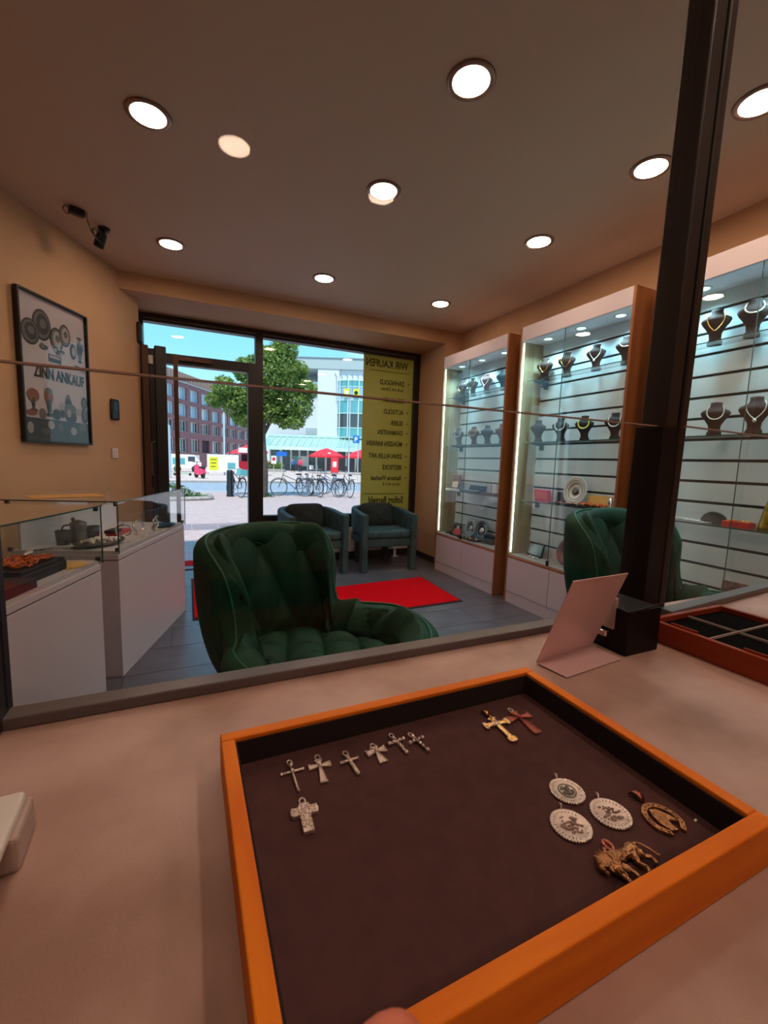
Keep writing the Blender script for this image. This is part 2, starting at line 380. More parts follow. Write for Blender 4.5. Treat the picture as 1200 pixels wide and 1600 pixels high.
dh = MB().tube([(-.05, .05, .95), (-.085, .05, .97), (-.085, .05, 1.25), (-.05, .05, 1.27)], .009).build('door_handle', 'rail_metal', d1, True, loc=(-0.19, 4.30, 0), rot=(0, 0, 0.12))
# closed-off side panel between wall and leaf
sp_ = MB().rbox(-0.335, -0.285, 4.32, 4.40, 0.0, 2.08, .006).build('side_stile', 'brown_metal', d1)
MB().rbox(-0.285, -0.225, 4.34, 4.42, 0.0, 2.06, .006).build('side_stile', 'black_frame', d1)
MB().box(-0.29, -0.25, 4.335, 4.342, 1.93, 2.0).build('sticker', 'white_plastic', d1)
cu = MB().rbox(-0.375, -0.325, 4.34, 4.47, 2.09, 2.27, .02)
tag(cu.build('alarm_sounder', 'black_plastic', None), 'small black box fixed at wall corner beside the door transom', 'box')

# ------------------------------------------------------------------ yellow film with mirrored lettering on the shop window
bn = thing('window_banner', 'yellow vertical film with mirrored WIR KAUFEN lettering on shop window', 'banner')
MB().box(1.87, 2.52, 4.7425, 4.7435, 0.53, 2.375).build('film', 'film_yellow', bn)
MW = lambda x, z: Matrix(((1, 0, 0, x), (0, 0, -1, 4.7335), (0, 1, 0, z), (0, 0, 0, 1)))
def bt(s, x, z, size, sx=1.0, bold=0.0): text(s, size, 'lettering', 'film_text', bn, MW(x, z), mirror=True, sx=sx, bold=bold)
bt('WIR KAUFEN', 2.44, 2.25, .115, .80, .003)
for s, z in (('ZAHNGOLD', 2.055), ('SCHMUCK', 1.855), ('ALTGOLD', 1.72), ('SILBER', 1.59), ('DIAMANTEN', 1.475), ('MÜNZEN BARREN', 1.34), ('ZINN ALLER ART', 1.195), ('BESTECKE', 1.06), ('Batterie Wechsel', .93)):
    bt(s, 2.40, z, .078, .74, .0014); bt('•', 2.47, z, .078, .9)
bt('auch mit Zähnen', 2.39, 1.99, .055, .8); bt('Uhren ab 5 €', 2.39, .865, .055, .8)
bt('Sofort Bargeld', 2.44, .650, .115, .70, .003)
MB().box(1.95, 2.46, 4.7325, 4.7335, 2.203, 2.209).build('ruling', 'film_text', bn); MB().box(1.90, 2.46, 4.7325, 4.7335, .762, .768).build('ruling', 'film_text', bn)

# ------------------------------------------------------------------ ceiling downlights
def downlight(x, y, label):
    t = thing('downlight', label, 'ceiling light', (x, y, CEIL), 0, 'recessed ceiling downlights')
    MB().lathe([(.066, -.002), (.072, -.007), (.088, -.006), (.092, 0)], 32).build('ring', 'lamp_ring', t, True)
    MB().lathe([(.001, -.005), (.069, -.005), (.069, -.001), (.001, -.001)], 32).build('diffuser', 'lamp_on', t)
    return t
dl = downlight(-0.12, 2.26, 'recessed downlight on the left, nearest to the two wall cameras')
for x, y, s in ((1.0, 1.51, 'largest recessed downlight, nearest in the middle row of the ceiling'), (-0.07, 3.47, 'recessed downlight near the door transom, front left of ceiling'),
                (0.98, 2.26, 'second downlight of the middle ceiling row, counted from the camera'), (2.04, 1.51, 'downlight just left of the dark post, above the right cabinets'),
                (1.02, 3.49, 'farthest downlight of the middle row, near the window soffit'), (2.08, 2.27, 'middle downlight above the right-hand display cabinets'),
                (2.11, 3.50, 'farthest small downlight, in the corner above the far cabinet'), (2.05, 1.08, 'downlight cut by the right edge, beyond the dark post'),
                (0.23, -1.22, 'downlight behind the camera, mirrored in the glass at upper left'), (0.99, -1.25, 'downlight behind the camera, mirrored beside the second middle light'),
                (2.08, -1.22, 'downlight behind the camera, mirrored beside the right middle light'),
                (-0.10, 0.0, 'downlight above the left end of the sales counter, out of frame'), (0.98, 0.0, 'downlight above the middle of the sales counter, out of frame')):
    dup(dl, (x, y, CEIL), 0, s)

# ================================================================== GLASS PARTITION AND COUNTER
CZ = 0.87; PY = 0.53
co = thing('counter', 'stone-look beige sales counter running below the glass partition', 'counter')
MB().rbox(-2.1, 2.4, -0.30, 0.555, CZ - .035, CZ, .003).build('worktop', 'counter_top', co)
MB().box(-2.1, 2.4, 0.50, 0.54, 0.0, CZ - .035).build('front_panel', 'counter_side', co)
MB().box(-2.1, -2.06, -0.28, 0.50, 0.0, CZ - .035).build('side_panel', 'counter_side', co)
MB().box(2.36, 2.4, -0.28, 0.50, 0.0, CZ - .035).build('side_panel', 'counter_side', co)
gp = thing('glass_partition', 'tall glass partition in dark metal rails standing on the counter', 'partition')
MB().rbox(-0.20, 0.80, 0.517, 0.543, CZ, CZ + .013, .002).build('bottom_rail', 'rail_metal', gp)
RR = dict(loc=(.838, .4875, 0), rot=(0, 0, .075))
MB().rbox(0, 1.6, 0, 0.026, CZ, CZ + .013, .002).build('bottom_rail', 'rail_metal', gp, **RR)
MB().rbox(-0.215, -0.172, 0.505, 0.55, CZ, CEIL, .003).build('left_stile', 'dark_metal', gp)
MB().box(-0.172, 0.80, 0.528, 0.534, CZ + .013, 1.2315).build('lower_pane', 'glass_partition', gp)
MB().box(-0.172, 0.80, 0.528, 0.534, 1.2335, CEIL - .003).build('upper_pane', 'glass_partition', gp)
MB().box(0, 1.6, .010, .016, CZ + .013, 1.2315).build('lower_pane', 'glass_partition', gp, **RR)
MB().box(0, 1.6, .010, .016, 1.2335, CEIL - .003).build('upper_pane', 'glass_partition', gp, **RR)
MB().box(-0.172, 0.80, 0.527, 0.535, 1.2315, 1.2335).build('pane_joint', 'joint_edge', gp); MB().box(0, 1.6, .009, .017, 1.2315, 1.2335).build('pane_joint', 'joint_edge', gp, **RR)
PO = dict(loc=(.83, .54, CZ), rot=(0, .018, 0)); PH_ = CEIL - CZ - .001
MB().rbox(-.032, .002, -.025, .025, 0, PH_, .003).build('post', 'dark_metal', gp, **PO)
MB().rbox(.006, .027, -.027, .018, 0, PH_, .003).build('post_profile', 'dark_metal', gp, **PO)
MB().box(.001, .007, -.012, .016, 0, PH_).build('post_web', 'black_gloss', gp, **PO)
MB().box(.009, .0105, -.0278, -.0268, .36, .95).build('worn_edge', 'brown_metal', gp, **PO)
MB().rbox(-.044, .0015, -.028, .027, 0, .3615, .002).build('post_sleeve', 'black_gloss', gp, **PO)

# ================================================================== DISPLAY CABINETS
XF = 2.45; XB = 2.68
SLAT = [2.045 - .1185 * k for k in range(14)]
def cabinet(y0, y1, label, z0=0.0):
    t = thing('display_cabinet', label, 'display cabinet', (0, 0, 0), 0, 'lit display cabinets along the right wall')
    H = 2.243
    MB().box(XF + .003, XB + .1, y0, y0 + .018, 0, H).build('side_panel', 'oak_outer', t)
    MB().box(XF + .003, XB + .1, y1 - .018, y1, 0, H).build('side_panel', 'oak_pale', t)
    MB().box(XF, XF + .003, y0, y0 + .018, 0, H).box(XF, XF + .003, y1 - .018, y1, 0, H).build('edge_strip', 'oak_outer' , t)
    MB().box(XF, XF + .02, y0 + .018, y1 - .018, 2.135, H).box(XF + .02, XB + .1, y0 + .018, y1 - .018, H - .016, H).build('header', 'white_laminate', t)
    MB().box(XF + .02, XB + .1, y0 + .018, y1 - .018, 2.137, 2.15).build('top_panel', 'white_panel', t)
    MB().box(XF + .01, XB + .1, y0 + .018, y1 - .018, .385, .41).build('deck', 'grey_plastic', t)
    MB().box(XF - .001, XF + .01, y0 + .004, y1 - .004, .385, .398).build('deck_edge', 'oak_outer', t)
    MB().box(XF + .004, XF + .02, y0 + .018, y1 - .018, 0, .095).build('plinth', 'white_laminate', t)
    MB().box(XB + .012, XB + .1, y0 + .018, y1 - .018, .41, 2.137).build('back_board', 'slat_groove', t)
    ym = (y0 + y1) / 2 + .01
    for a, b in ((y0 + .02, ym - .002), (ym + .002, y1 - .02)): MB().rbox(XF, XF + .018, a, b, .098, .383, .0015).build('door', 'white_laminate', t)
    # wall slats, one by one
    zs = [2.137] + SLAT + [.41]
    for i in range(len(zs) - 1):
        top, bot = zs[i] - (.008 if i else 0), zs[i + 1] + (.008 if i < len(zs) - 2 else 0)
        if top - bot > .01: MB().box(XB, XB + .012, y0 + .018, y1 - .018, bot, top).build('slat', 'slat_white', t)
    # sliding glass doors
    MB().box(XF + .006, XF + .011, y0 + .02, ym + .03, .412, 2.135).build('glass_door', 'glass_cab', t)
    MB().box(XF + .014, XF + .019, ym - .0, y1 - .02, .412, 2.135).build('glass_door', 'glass_cab', t)
    MB().box(XF + .005, XF + .012, ym + .0295, ym + .031, .412, 2.135).build('glass_edge', 'glass_edge', t)
    MB().rbox(XF - .006, XF + .006, ym + .015, ym + .035, .412, .45, .002).build('door_lock', 'black_plastic', t)
    MB().box(XF + .022, XF + .025, y1 - .027, y1 - .0225, .43, 2.125).build('led_strip', 'led_strip', t)
    MB().box(XF + .022, XF + .025, y0 + .0205, y0 + .024, .43, 2.125).build('led_strip', 'led_strip', t)
    for z in (1.835, 1.345, .872):
        s = MB().box(XF + .07, XB - .001, y0 + .03, y1 - .03, z - .006, z).build('shelf', 'glass_cab', t)
        MB().box(XF + .0685, XF + .07, y0 + .03, y1 - .03, z - .006, z).build('shelf_edge', 'glass_edge', s)
        for yy in (y0 + .09, y1 - .09):
            MB().prism([(0, 0), (-.14, 0), (-.14, -.008), (-.03, -.022), (-.03, -.055), (0, -.055)], -.010, .010).build('bracket', 'black_plastic', s, loc=(XB, yy, z - .006), rot=(PI / 2, 0, 0))
    for k in range(3):
        yy = y0 + .18 + (y1 - y0 - .36) * k / 2
        l = MB().lathe([(.030, -.002), (.040, -.005), (.044, 0)], 20, (2.565, yy, 2.137)).build('spotlight', 'white_plastic', t, True)
        MB().lathe([(.001, -.004), (.029, -.004), (.029, -.001)], 20, (2.565, yy, 2.137)).build('spotlight_lens', 'led_cool', l)
        sl = bpy.data.lights.new('spot_beam', 'SPOT'); sl.energy = 10.0; sl.color = (0.42, 0.84, 1.0); sl.spot_size = 2.3; sl.spot_blend = .8; sl.shadow_soft_size = .028
        so_ = bpy.data.objects.new('spot_beam', sl); COL.objects.link(so_); so_.parent = l; so_.location = (2.565, yy, 2.128)
    return t
cabinet(2.945, 3.955, 'far display cabinet, nearest the shop window, with a dark cassette and plates')
cabinet(1.83, 2.805, 'middle display cabinet with the magenta box and white plate')
cabinet(0.62, 1.70, 'nearest display cabinet, seen to the right of the dark post')

# ---- necklace busts
def bust_me(matn, h=.175):
    prof = [(0, .032, .02, 0), (.015, .034, .022, 0), (.03, .026, .014, 0), (.055, .028, .014, .004), (.08, .042, .017, .008), (.10, .058, .022, .010), (.118, .066, .026, .008), (.13, .060, .026, .004), (.14, .042, .022, 0), (.15, .028, .018, -.004), (.165, .025, .018, -.008), (.175, .027, .018, -.010), (.178, .010, .008, -.010)]
    b = MB(); n = 20; vs = []; fs = []
    for z, w, d, yo in prof:
        for j in range(n):
            a = 2 * PI * j / n; vs.append((w * math.copysign(abs(math.cos(a)) ** .9, math.cos(a)), -d * math.sin(a) - yo + .01 - .03 * (z / .175 - .5), z * h / .175))
    for i in range(len(prof) - 1):
        for j in range(n): fs.append((i * n + j, i * n + (j + 1) % n, (i + 1) * n + (j + 1) % n, (i + 1) * n + j))
    fs += [list(range(n))[::-1], [(len(prof) - 1) * n + j for j in range(n)]]
    b.add(vs, fs); return b.mesh('bust', matn, True)
BM = {k: bust_me(k) for k in ('bust_brown', 'bust_black', 'bust_grey', 'bust_red')}
def necklace_me(kind):
    depth = {'short': .105, 'v': .07, 'long': .062, 'wide': .085}[kind[0]]; b = MB(); pts = []
    for i in range(25):
        a = i / 24; x = math.sin((a - .5) * PI) * .043; q = abs(2 * a - 1)
        z = depth + (.155 - depth) * (q ** (2.0 if kind[0] in ('short', 'wide') else 1.25)); bulge = .030 if z < .14 else .022 + (z - .14) * .1
        pts.append((x * (1 - .3 * (q ** 4)), -bulge - .006 + abs(x) * .25 + (z - .1) * .03, z))
    if kind[2]:
        for p in cr(pts, 2): b.ball(p, kind[2], 6, 4)
    else: b.tube(pts, .0022, 6)
    if kind[0] == 'v': b.ball((0, -.042, depth - .008), (.008, .003, .009), 10, 6)
    return b.mesh('necklace', kind[1], True)
NK = {}
def bust(x, y, z, body, nk, label, group, face=-PI / 2, s=1.0):
    face = -PI / 2 + .42
    t = thing('necklace_bust', label, 'jewellery bust', (x, y, z), face, group); t.scale = (s,) * 3
    put('bust', BM[body], t)
    if nk:
        if nk not in NK: NK[nk] = necklace_me(nk)
        put('necklace', NK[nk], t)
gold_c, sil_v, pearl, yel, gold_v, sil_w = ('long', 'gold', 0), ('v', 'silver', 0), ('short', 'pearl', .0034), ('wide', 'yellow_bead', .0046), ('v', 'gold', 0), ('wide', 'silver', .0034)
Z1, Z2, Z3, Z0 = 1.835, 1.345, .872, .41
G = 'necklace busts on the middle cabinet shelves'
for y, bd, nk, s in ((2.695, 'bust_brown', gold_c, 'brown bust with thin gold chain, leftmost on top shelf of middle cabinet'), (2.476, 'bust_brown', gold_c, 'brown bust with long chain, second from left, top shelf of middle cabinet'),
                     (2.22, 'bust_brown', sil_v, 'brown bust with round pendant on top shelf of middle cabinet'), (1.99, 'bust_brown', pearl, 'brown bust with white bead necklace by the oak side, top shelf, middle cabinet')):
    bust(2.62, y, Z1, bd, nk, s, G, -PI / 2 - .25)
for y, bd, nk, s in ((2.69, 'bust_brown', None, 'bare dark bust, leftmost on second shelf of middle cabinet'), (2.458, 'bust_black', ('wide', 'pearl', .0036), 'black bust with pink-white bead strand, second shelf of middle cabinet'),
                     (2.242, 'bust_black', yel, 'black bust with thick yellow bead necklace, middle cabinet'), (2.0, 'bust_black', sil_w, 'black bust with silver necklace by the oak side, second shelf, middle cabinet')):
    bust(2.59, y, Z2, bd, nk, s, G, -PI / 2 - .25)
G = 'necklace busts on the far cabinet shelves'
for y, bd, nk, s in ((3.84, 'bust_brown', gold_c, 'dark bust, leftmost on top shelf of far cabinet'), (3.66, 'bust_brown', gold_v, 'brown bust with yellow strand, second on top shelf of far cabinet'),
                     (3.44, 'bust_red', sil_v, 'reddish bust with long chain, third on top shelf of far cabinet'), (3.20, 'bust_black', None, 'bare black bust by the oak side, top shelf of far cabinet')):
    bust(2.62, y, Z1, bd, nk, s, G, -PI / 2 - .3)
for y, bd, nk, s in ((3.80, 'bust_grey', sil_w, 'grey bust with silver beads, leftmost on second shelf of far cabinet'), (3.54, 'bust_red', ('wide', 'gold', .003), 'red-brown bust with gold beads, second shelf of far cabinet'),
                     (3.33, 'bust_grey', None, 'plain grey bust, third on second shelf of far cabinet'), (3.12, 'bust_red', None, 'small red-brown bust by the oak side, second shelf of far cabinet')):
    bust(2.58, y, Z2, bd, nk, s, G, -PI / 2 - .3)
G = 'necklace busts on the nearest cabinet shelves'
bust(2.60, 1.455, Z1, 'bust_brown', gold_c, 'brown bust with fine chain beside the dark post, top shelf', G, -PI / 2 - .2, 1.03)
bust(2.60, 1.285, Z1, 'bust_brown', ('short', 'pearl', .0036), 'brown bust with double pearl strand, top shelf, nearest cabinet', G, -PI / 2 - .2, 1.03)
bust(2.58, 1.395, Z2, 'bust_brown', ('wide', 'pearl', .0030), 'brown bust with short white necklace, second shelf, right of the post', G, -PI / 2 - .2, 1.0)
bust(2.58, 1.215, Z2, 'bust_brown', sil_v, 'brown bust with silver pendant chain at right edge, second shelf', G, -PI / 2 - .2, 1.05)

# ---- plates standing on edge
def plate(name, x, y, z, r, mats, label, cat='plate', tilt=.22, yaw=0, rings=True, holes=False, group=None):
    t = thing(name, label, cat, (x, y, z + .002), 0, group)
    b = MB(); b.m = Matrix.Translation((0, 0, r * math.cos(tilt) + .0)) @ Matrix.Rotation(yaw, 4, 'Z') @ Matrix.Rotation(tilt, 4, 'Y') @ Matrix.Rotation(-PI / 2, 4, 'Y')
    b.lathe([(.001, -.002), (r * .55, -.002), (r * .64, .006), (r * .97, .011), (r, .013), (r, .016), (r * .96, .015), (r * .63, .010), (r * .53, .003), (.001, .003)], 40)
    b.build('dish', mats[0], t, True)
    c = MB(); c.m = b.m
    if rings:
        for q, tt in ((.60, .0025), (.78, .0018), (.93, .0018)):
            c.tube([(r * q * math.cos(a * PI / 20), r * q * math.sin(a * PI / 20), (.009 if q < .7 else .013) + .001) for a in range(40)], tt, 5, True)
    c.lathe([(.001, .004), (r * .30, .004), (r * .30, .006), (.001, .0065)], 24)
    if holes:
        for a in range(26): c.m = b.m @ Matrix.Rotation(a * 2 * PI / 26, 4, 'Z'); c.rbox(r * .72, r * .92, -.004, .004, .010, .0155, .0012, 1)
    c.build('relief', mats[1], t, True)
    return t
plate('plate', 2.63, 2.30, Z3, .105, ('plate_white', 'pewter'), 'white and pewter plate standing above the amber pile, middle cabinet', tilt=.2)
plate('plate', 2.61, 2.30, Z0, .105, ('pewter', 'rose_metal'), 'pewter plate with fretted rim at bottom of middle cabinet', tilt=.22, holes=True)
plate('plate', 2.63, 3.56, Z0, .095, ('pewter', 'silver'), 'pewter plate, left one of two at bottom of far cabinet', tilt=.25, holes=True)
plate('plate', 2.62, 3.37, Z0, .10, ('pewter_dark', 'silver'), 'dark pewter plate, right one of two at bottom of far cabinet', tilt=.25)
# ---- middle cabinet, third shelf and deck
t = thing('jewellery_box', 'magenta box leaning on third shelf of middle cabinet', 'box', (2.61, 2.62, Z3 + .001), -.05)
MB().rbox(-.012, .012, -.095, .075, 0, .095, .004).build('body', 'magenta', t, rot=(0, -.15, 0)).location.x = .01
MB().box(-.0145, -.0125, -.08, .06, .02, .08).build('panel', 'red_print', t)
t = tag(MB().rbox(2.60, 2.66, 2.41, 2.45, Z3, Z3 + .09, .003).build('small_box', 'pewter_dark'), 'small grey upright box between magenta box and white plate', 'box')
t = thing('coin_tray', 'dark flat tray of reddish silver pieces in front of white plate', 'tray', (2.56, 2.36, Z3), 0)
MB().rbox(-.04, .04, -.10, .10, 0, .012, .003).build('base', 'blackish', t)
b = MB()
for i in range(26): b.ball((random.uniform(-.03, .03), random.uniform(-.09, .09), .016), (.011, .012, .006), 8, 4)
b.build('trinkets', 'rose_metal', t, True)['kind'] = 'stuff'
t = thing('amber_tray', 'pile of amber necklaces in a tray, third shelf, middle cabinet', 'tray', (2.575, 2.10, Z3), 0)
MB().rbox(-.045, .045, -.11, .11, 0, .014, .003).build('base', 'blackish', t)
MB().box(.05, .056, -.10, .10, 0, .10).build('card', 'yellow_paper', t, rot=(0, .2, 0))
b = MB()
for k in range(22):
    x, y = random.uniform(-.03, .03), random.uniform(-.09, .09); r_ = random.uniform(.018, .032)
    b.tube([(x + r_ * math.cos(a * PI / 8), y + r_ * math.sin(a * PI / 8), .02 + .012 * random.random() + .004 * math.sin(a)) for a in range(16)], .004, 5, True)
b.build('amber_beads', 'amber', t, True)['kind'] = 'stuff'
t = thing('glass_figurine', 'small clear glass figurine by the oak side, third shelf', 'figurine', (2.56, 1.955, Z3), 0)
MB().lathe([(.001, 0), (.022, 0), (.016, .012), (.010, .03), (.018, .05), (.022, .065), (.012, .08), (.001, .09)], 14).build('body', 'silver_smooth', t, True)
t = thing('silver_case', 'silver framed case leaning at bottom left of middle cabinet', 'case', (2.60, 2.64, Z0 + .001), 0)
MB().rbox(-.006, .006, -.085, .085, 0, .115, .008).build('frame', 'pewter_dark', t, rot=(0, .25, 0))
MB().rbox(-.009, -.003, -.075, .075, .012, .103, .003).build('panel', 'pewter', t, rot=(0, .25, 0))
b = MB(); [b.ball((-.045 + random.uniform(-.02, .02), random.uniform(-.09, .05), .006), (.010, .012, .006), 8, 4) for i in range(12)]
b.build('silver_bits', 'silver', t, True)['kind'] = 'stuff'
# ---- far cabinet
t = thing('open_book', 'illustrated book standing at left end of third shelf, far cabinet', 'book', (2.60, 3.85, Z3 + .001), .1)
MB().rbox(-.009, .009, -.055, .055, 0, .165, .002).build('cover', 'book_art', t, rot=(0, .22, 0))
MB().box(-.0105, -.0095, -.045, .045, .03, .09).build('picture', 'cream_paper', t, rot=(0, .22, 0))
tag(MB().rbox(2.53, 2.58, 3.74, 3.92, Z3, Z3 + .018, .002).build('paperback', 'cream_paper'), 'pale paperback lying in front of the standing book, far cabinet', 'book')
t = thing('cassette', 'dark jewellery cassette lying open on third shelf, far cabinet', 'case', (2.60, 3.53, Z3), 0)
MB().rbox(-.07, .07, -.13, .13, 0, .02, .004).build('base', 'pewter_dark', t)
MB().rbox(.05, .062, -.13, .13, .015, .085, .004).build('lid', 'blackish', t, rot=(0, .5, 0)).location = (-.02, 0, .02)
b = MB(); [b.ball((random.uniform(-.05, .02), random.uniform(-.11, .11), .022), (.008, .01, .004), 8, 4) for i in range(16)]
b.build('coins', 'silver', t, True)['kind'] = 'stuff'
t = thing('playing_card_box', 'white box with red edges standing by the oak side, far cabinet', 'box', (2.60, 3.20, Z3), 0)
MB().rbox(-.01, .01, -.035, .035, 0, .105, .002).build('body', 'plate_white', t); MB().box(-.0115, -.01, .025, .035, 0, .105).build('edge', 'red_print', t)
t = tag(MB().rbox(2.53, 2.60, 3.12, 3.32, Z3, Z3 + .02, .003).build('album', 'purple_box'), 'dark flat album lying by the white box, far cabinet', 'book')
t = thing('ring_case', 'small open case with red and white lining, bottom left, far cabinet', 'case', (2.58, 3.82, Z0), .2)
MB().rbox(-.05, .05, -.055, .055, 0, .012, .002).build('base', 'blackish', t); MB().rbox(-.004, .004, -.055, .055, 0, .085, .002).build('lid', 'purple_box', t, loc=(.05, 0, .01), rot=(0, .3, 0))
MB().prism([(-.05, 0), (0, 0), (-.02, .07), (-.05, .07)], -.0015, .0015).build('lining', 'plate_white', t, loc=(.046, 0, .015), rot=(PI / 2, 0, PI / 2 + .05))
t = thing('red_case', 'small open case with salmon red lining at bottom of far cabinet', 'case', (2.54, 3.70, Z0), .1)
MB().rbox(-.03, .03, -.055, .055, 0, .010, .002).build('base', 'blackish', t); MB().rbox(-.003, .003, -.055, .055, 0, .065, .002).build('lid', 'red_print', t, loc=(.0, 0, .01), rot=(0, .45, 0))
t = thing('trinket_tray', 'dark tray of pale trinkets in front of the far cabinet plates', 'tray', (2.525, 3.45, Z0), 0)
MB().rbox(-.04, .04, -.15, .15, 0, .014, .003).build('base', 'purple_box', t)
b = MB(); [b.ball((random.uniform(-.03, .03), random.uniform(-.13, .13), .018), (.009, .012, .006), 8, 4) for i in range(20)]
b.build('trinkets', 'gold', t, True)['kind'] = 'stuff'
t = thing('silver_box', 'grey patterned box by the oak side at bottom of far cabinet', 'box', (2.59, 3.20, Z0), .1)
MB().rbox(-.03, .03, -.06, .06, 0, .075, .006).build('body', 'pewter', t)
MB().rbox(-.032, .032, -.062, .062, .055, .08, .006).build('lid', 'pewter_dark', t)
# ---- nearest cabinet
t = thing('scallop_dish', 'dark scallop-shaped silver dish on third shelf right of the post', 'dish', (2.60, 1.345, Z3), 0); t.scale = (1.4,) * 3
b = MB(); pts = [(0, 0)] + [(.05 * math.cos(a), .05 * math.sin(a)) for a in [PI * k / 14 for k in range(15)]]
b.m = Matrix.Rotation(-.3, 4, 'Y') @ Matrix.Rotation(PI / 2, 4, 'Z') @ Matrix.Rotation(PI / 2, 4, 'X')
b.prism(pts[1:], -.004, .004); b.build('shell', 'pewter', t)
b = MB(); b.m = Matrix.Rotation(-.3, 4, 'Y') @ Matrix.Rotation(PI / 2, 4, 'Z') @ Matrix.Rotation(PI / 2, 4, 'X')
for k in range(7): a = PI * (k + .5) / 7; b.tube([(0, .004, 0.005), (.047 * math.cos(a), .047 * math.sin(a), .006)], [.001, .0035], 6)
b.build('ribs', 'silver_smooth', t, True)
t = thing('bracelet_row', 'row of silver bracelets lying on third shelf right of post', 'bracelets', (2.58, 1.47, Z3), 0)
b = MB()
for k in range(5): b.tube([(.028 * math.cos(a * PI / 8), .045 * k - .09 + .024 * math.sin(a * PI / 8), .006 + .002 * k) for a in range(16)], .004, 6, True)
b.build('links', 'silver', t, True)
t = thing('coral_box', 'orange-red box with gold jewellery on third shelf, nearest cabinet', 'box', (2.58, 1.225, Z3), 0)
MB().rbox(-.035, .035, -.06, .06, 0, .03, .002).build('body', 'red_print', t)
b = MB(); [b.ball((random.uniform(-.028, .028), random.uniform(-.05, .05), .033), (.007, .009, .005), 8, 4) for i in range(16)]
b.build('jewellery', 'gold', t, True)['kind'] = 'stuff'
t = thing('brass_ornament', 'tall embossed brass ornament at right edge, third shelf', 'ornament', (2.59, 1.10, Z3), 0)
MB().lathe([(.001, 0), (.05, 0), (.046, .02), (.034, .08), (.026, .13), (.016, .16), (.001, .165)], 20).build('body', 'brass', t, True)
b = MB(); [b.tube([(.046 * (1 - z * 4) * math.cos(a), .046 * (1 - z * 4) * math.sin(a), z) for z in (.02, .05, .08, .11)], .003, 5) for a in [k * PI / 6 for k in range(12)]]
b.build('ribs', 'gold', t, True)
for k, s in enumerate(('clear glass jar of brass pieces, left, bottom of nearest cabinet', 'clear glass jar of brass pieces, right, bottom of nearest cabinet')):
    t = thing('glass_jar', s, 'jar', (2.60, 1.53 - .12 * k, Z0), 0, 'glass jars of brass pieces')
    MB().lathe([(.001, .001), (.045, .001), (.050, .02), (.050, .06), (.044, .075), (.042, .075), (.047, .06), (.047, .02), (.001, .004)], 24).build('jar', 'glass_clear', t, True)
    b = MB(); [b.ball((random.uniform(-.03, .03), random.uniform(-.03, .03), random.uniform(.012, .055)), (.009, .011, .007), 8, 4) for i in range(26)]
    b.build('pieces', 'brass', t, True)['kind'] = 'stuff'
t = thing('paperback', 'book with large TEREN BUD lettering at bottom of nearest cabinet', 'book', (2.54, 1.16, Z0 + .001), 0); t.scale = (1.25,) * 3
MB().rbox(-.006, .006, -.10, .075, 0, .145, .002).build('cover', 'cream_paper', t, rot=(0, .15, 0))
MB().box(-.0075, -.0062, -.10, .075, .075, .145).build('cover_picture', 'book_art', t, rot=(0, .15, 0))
RT = Matrix.Rotation(.15, 4, 'Y')
TW = lambda y, z: RT @ Matrix(((0, 0, -1, -.0075), (-1, 0, 0, y), (0, 1, 0, z), (0, 0, 0, 1)))
text('TEREN', .048, 'lettering', 'blackish', t, TW(.07, .04), bold=.001); text('BUD', .048, 'lettering', 'blackish', t, TW(.07, .003), bold=.001)

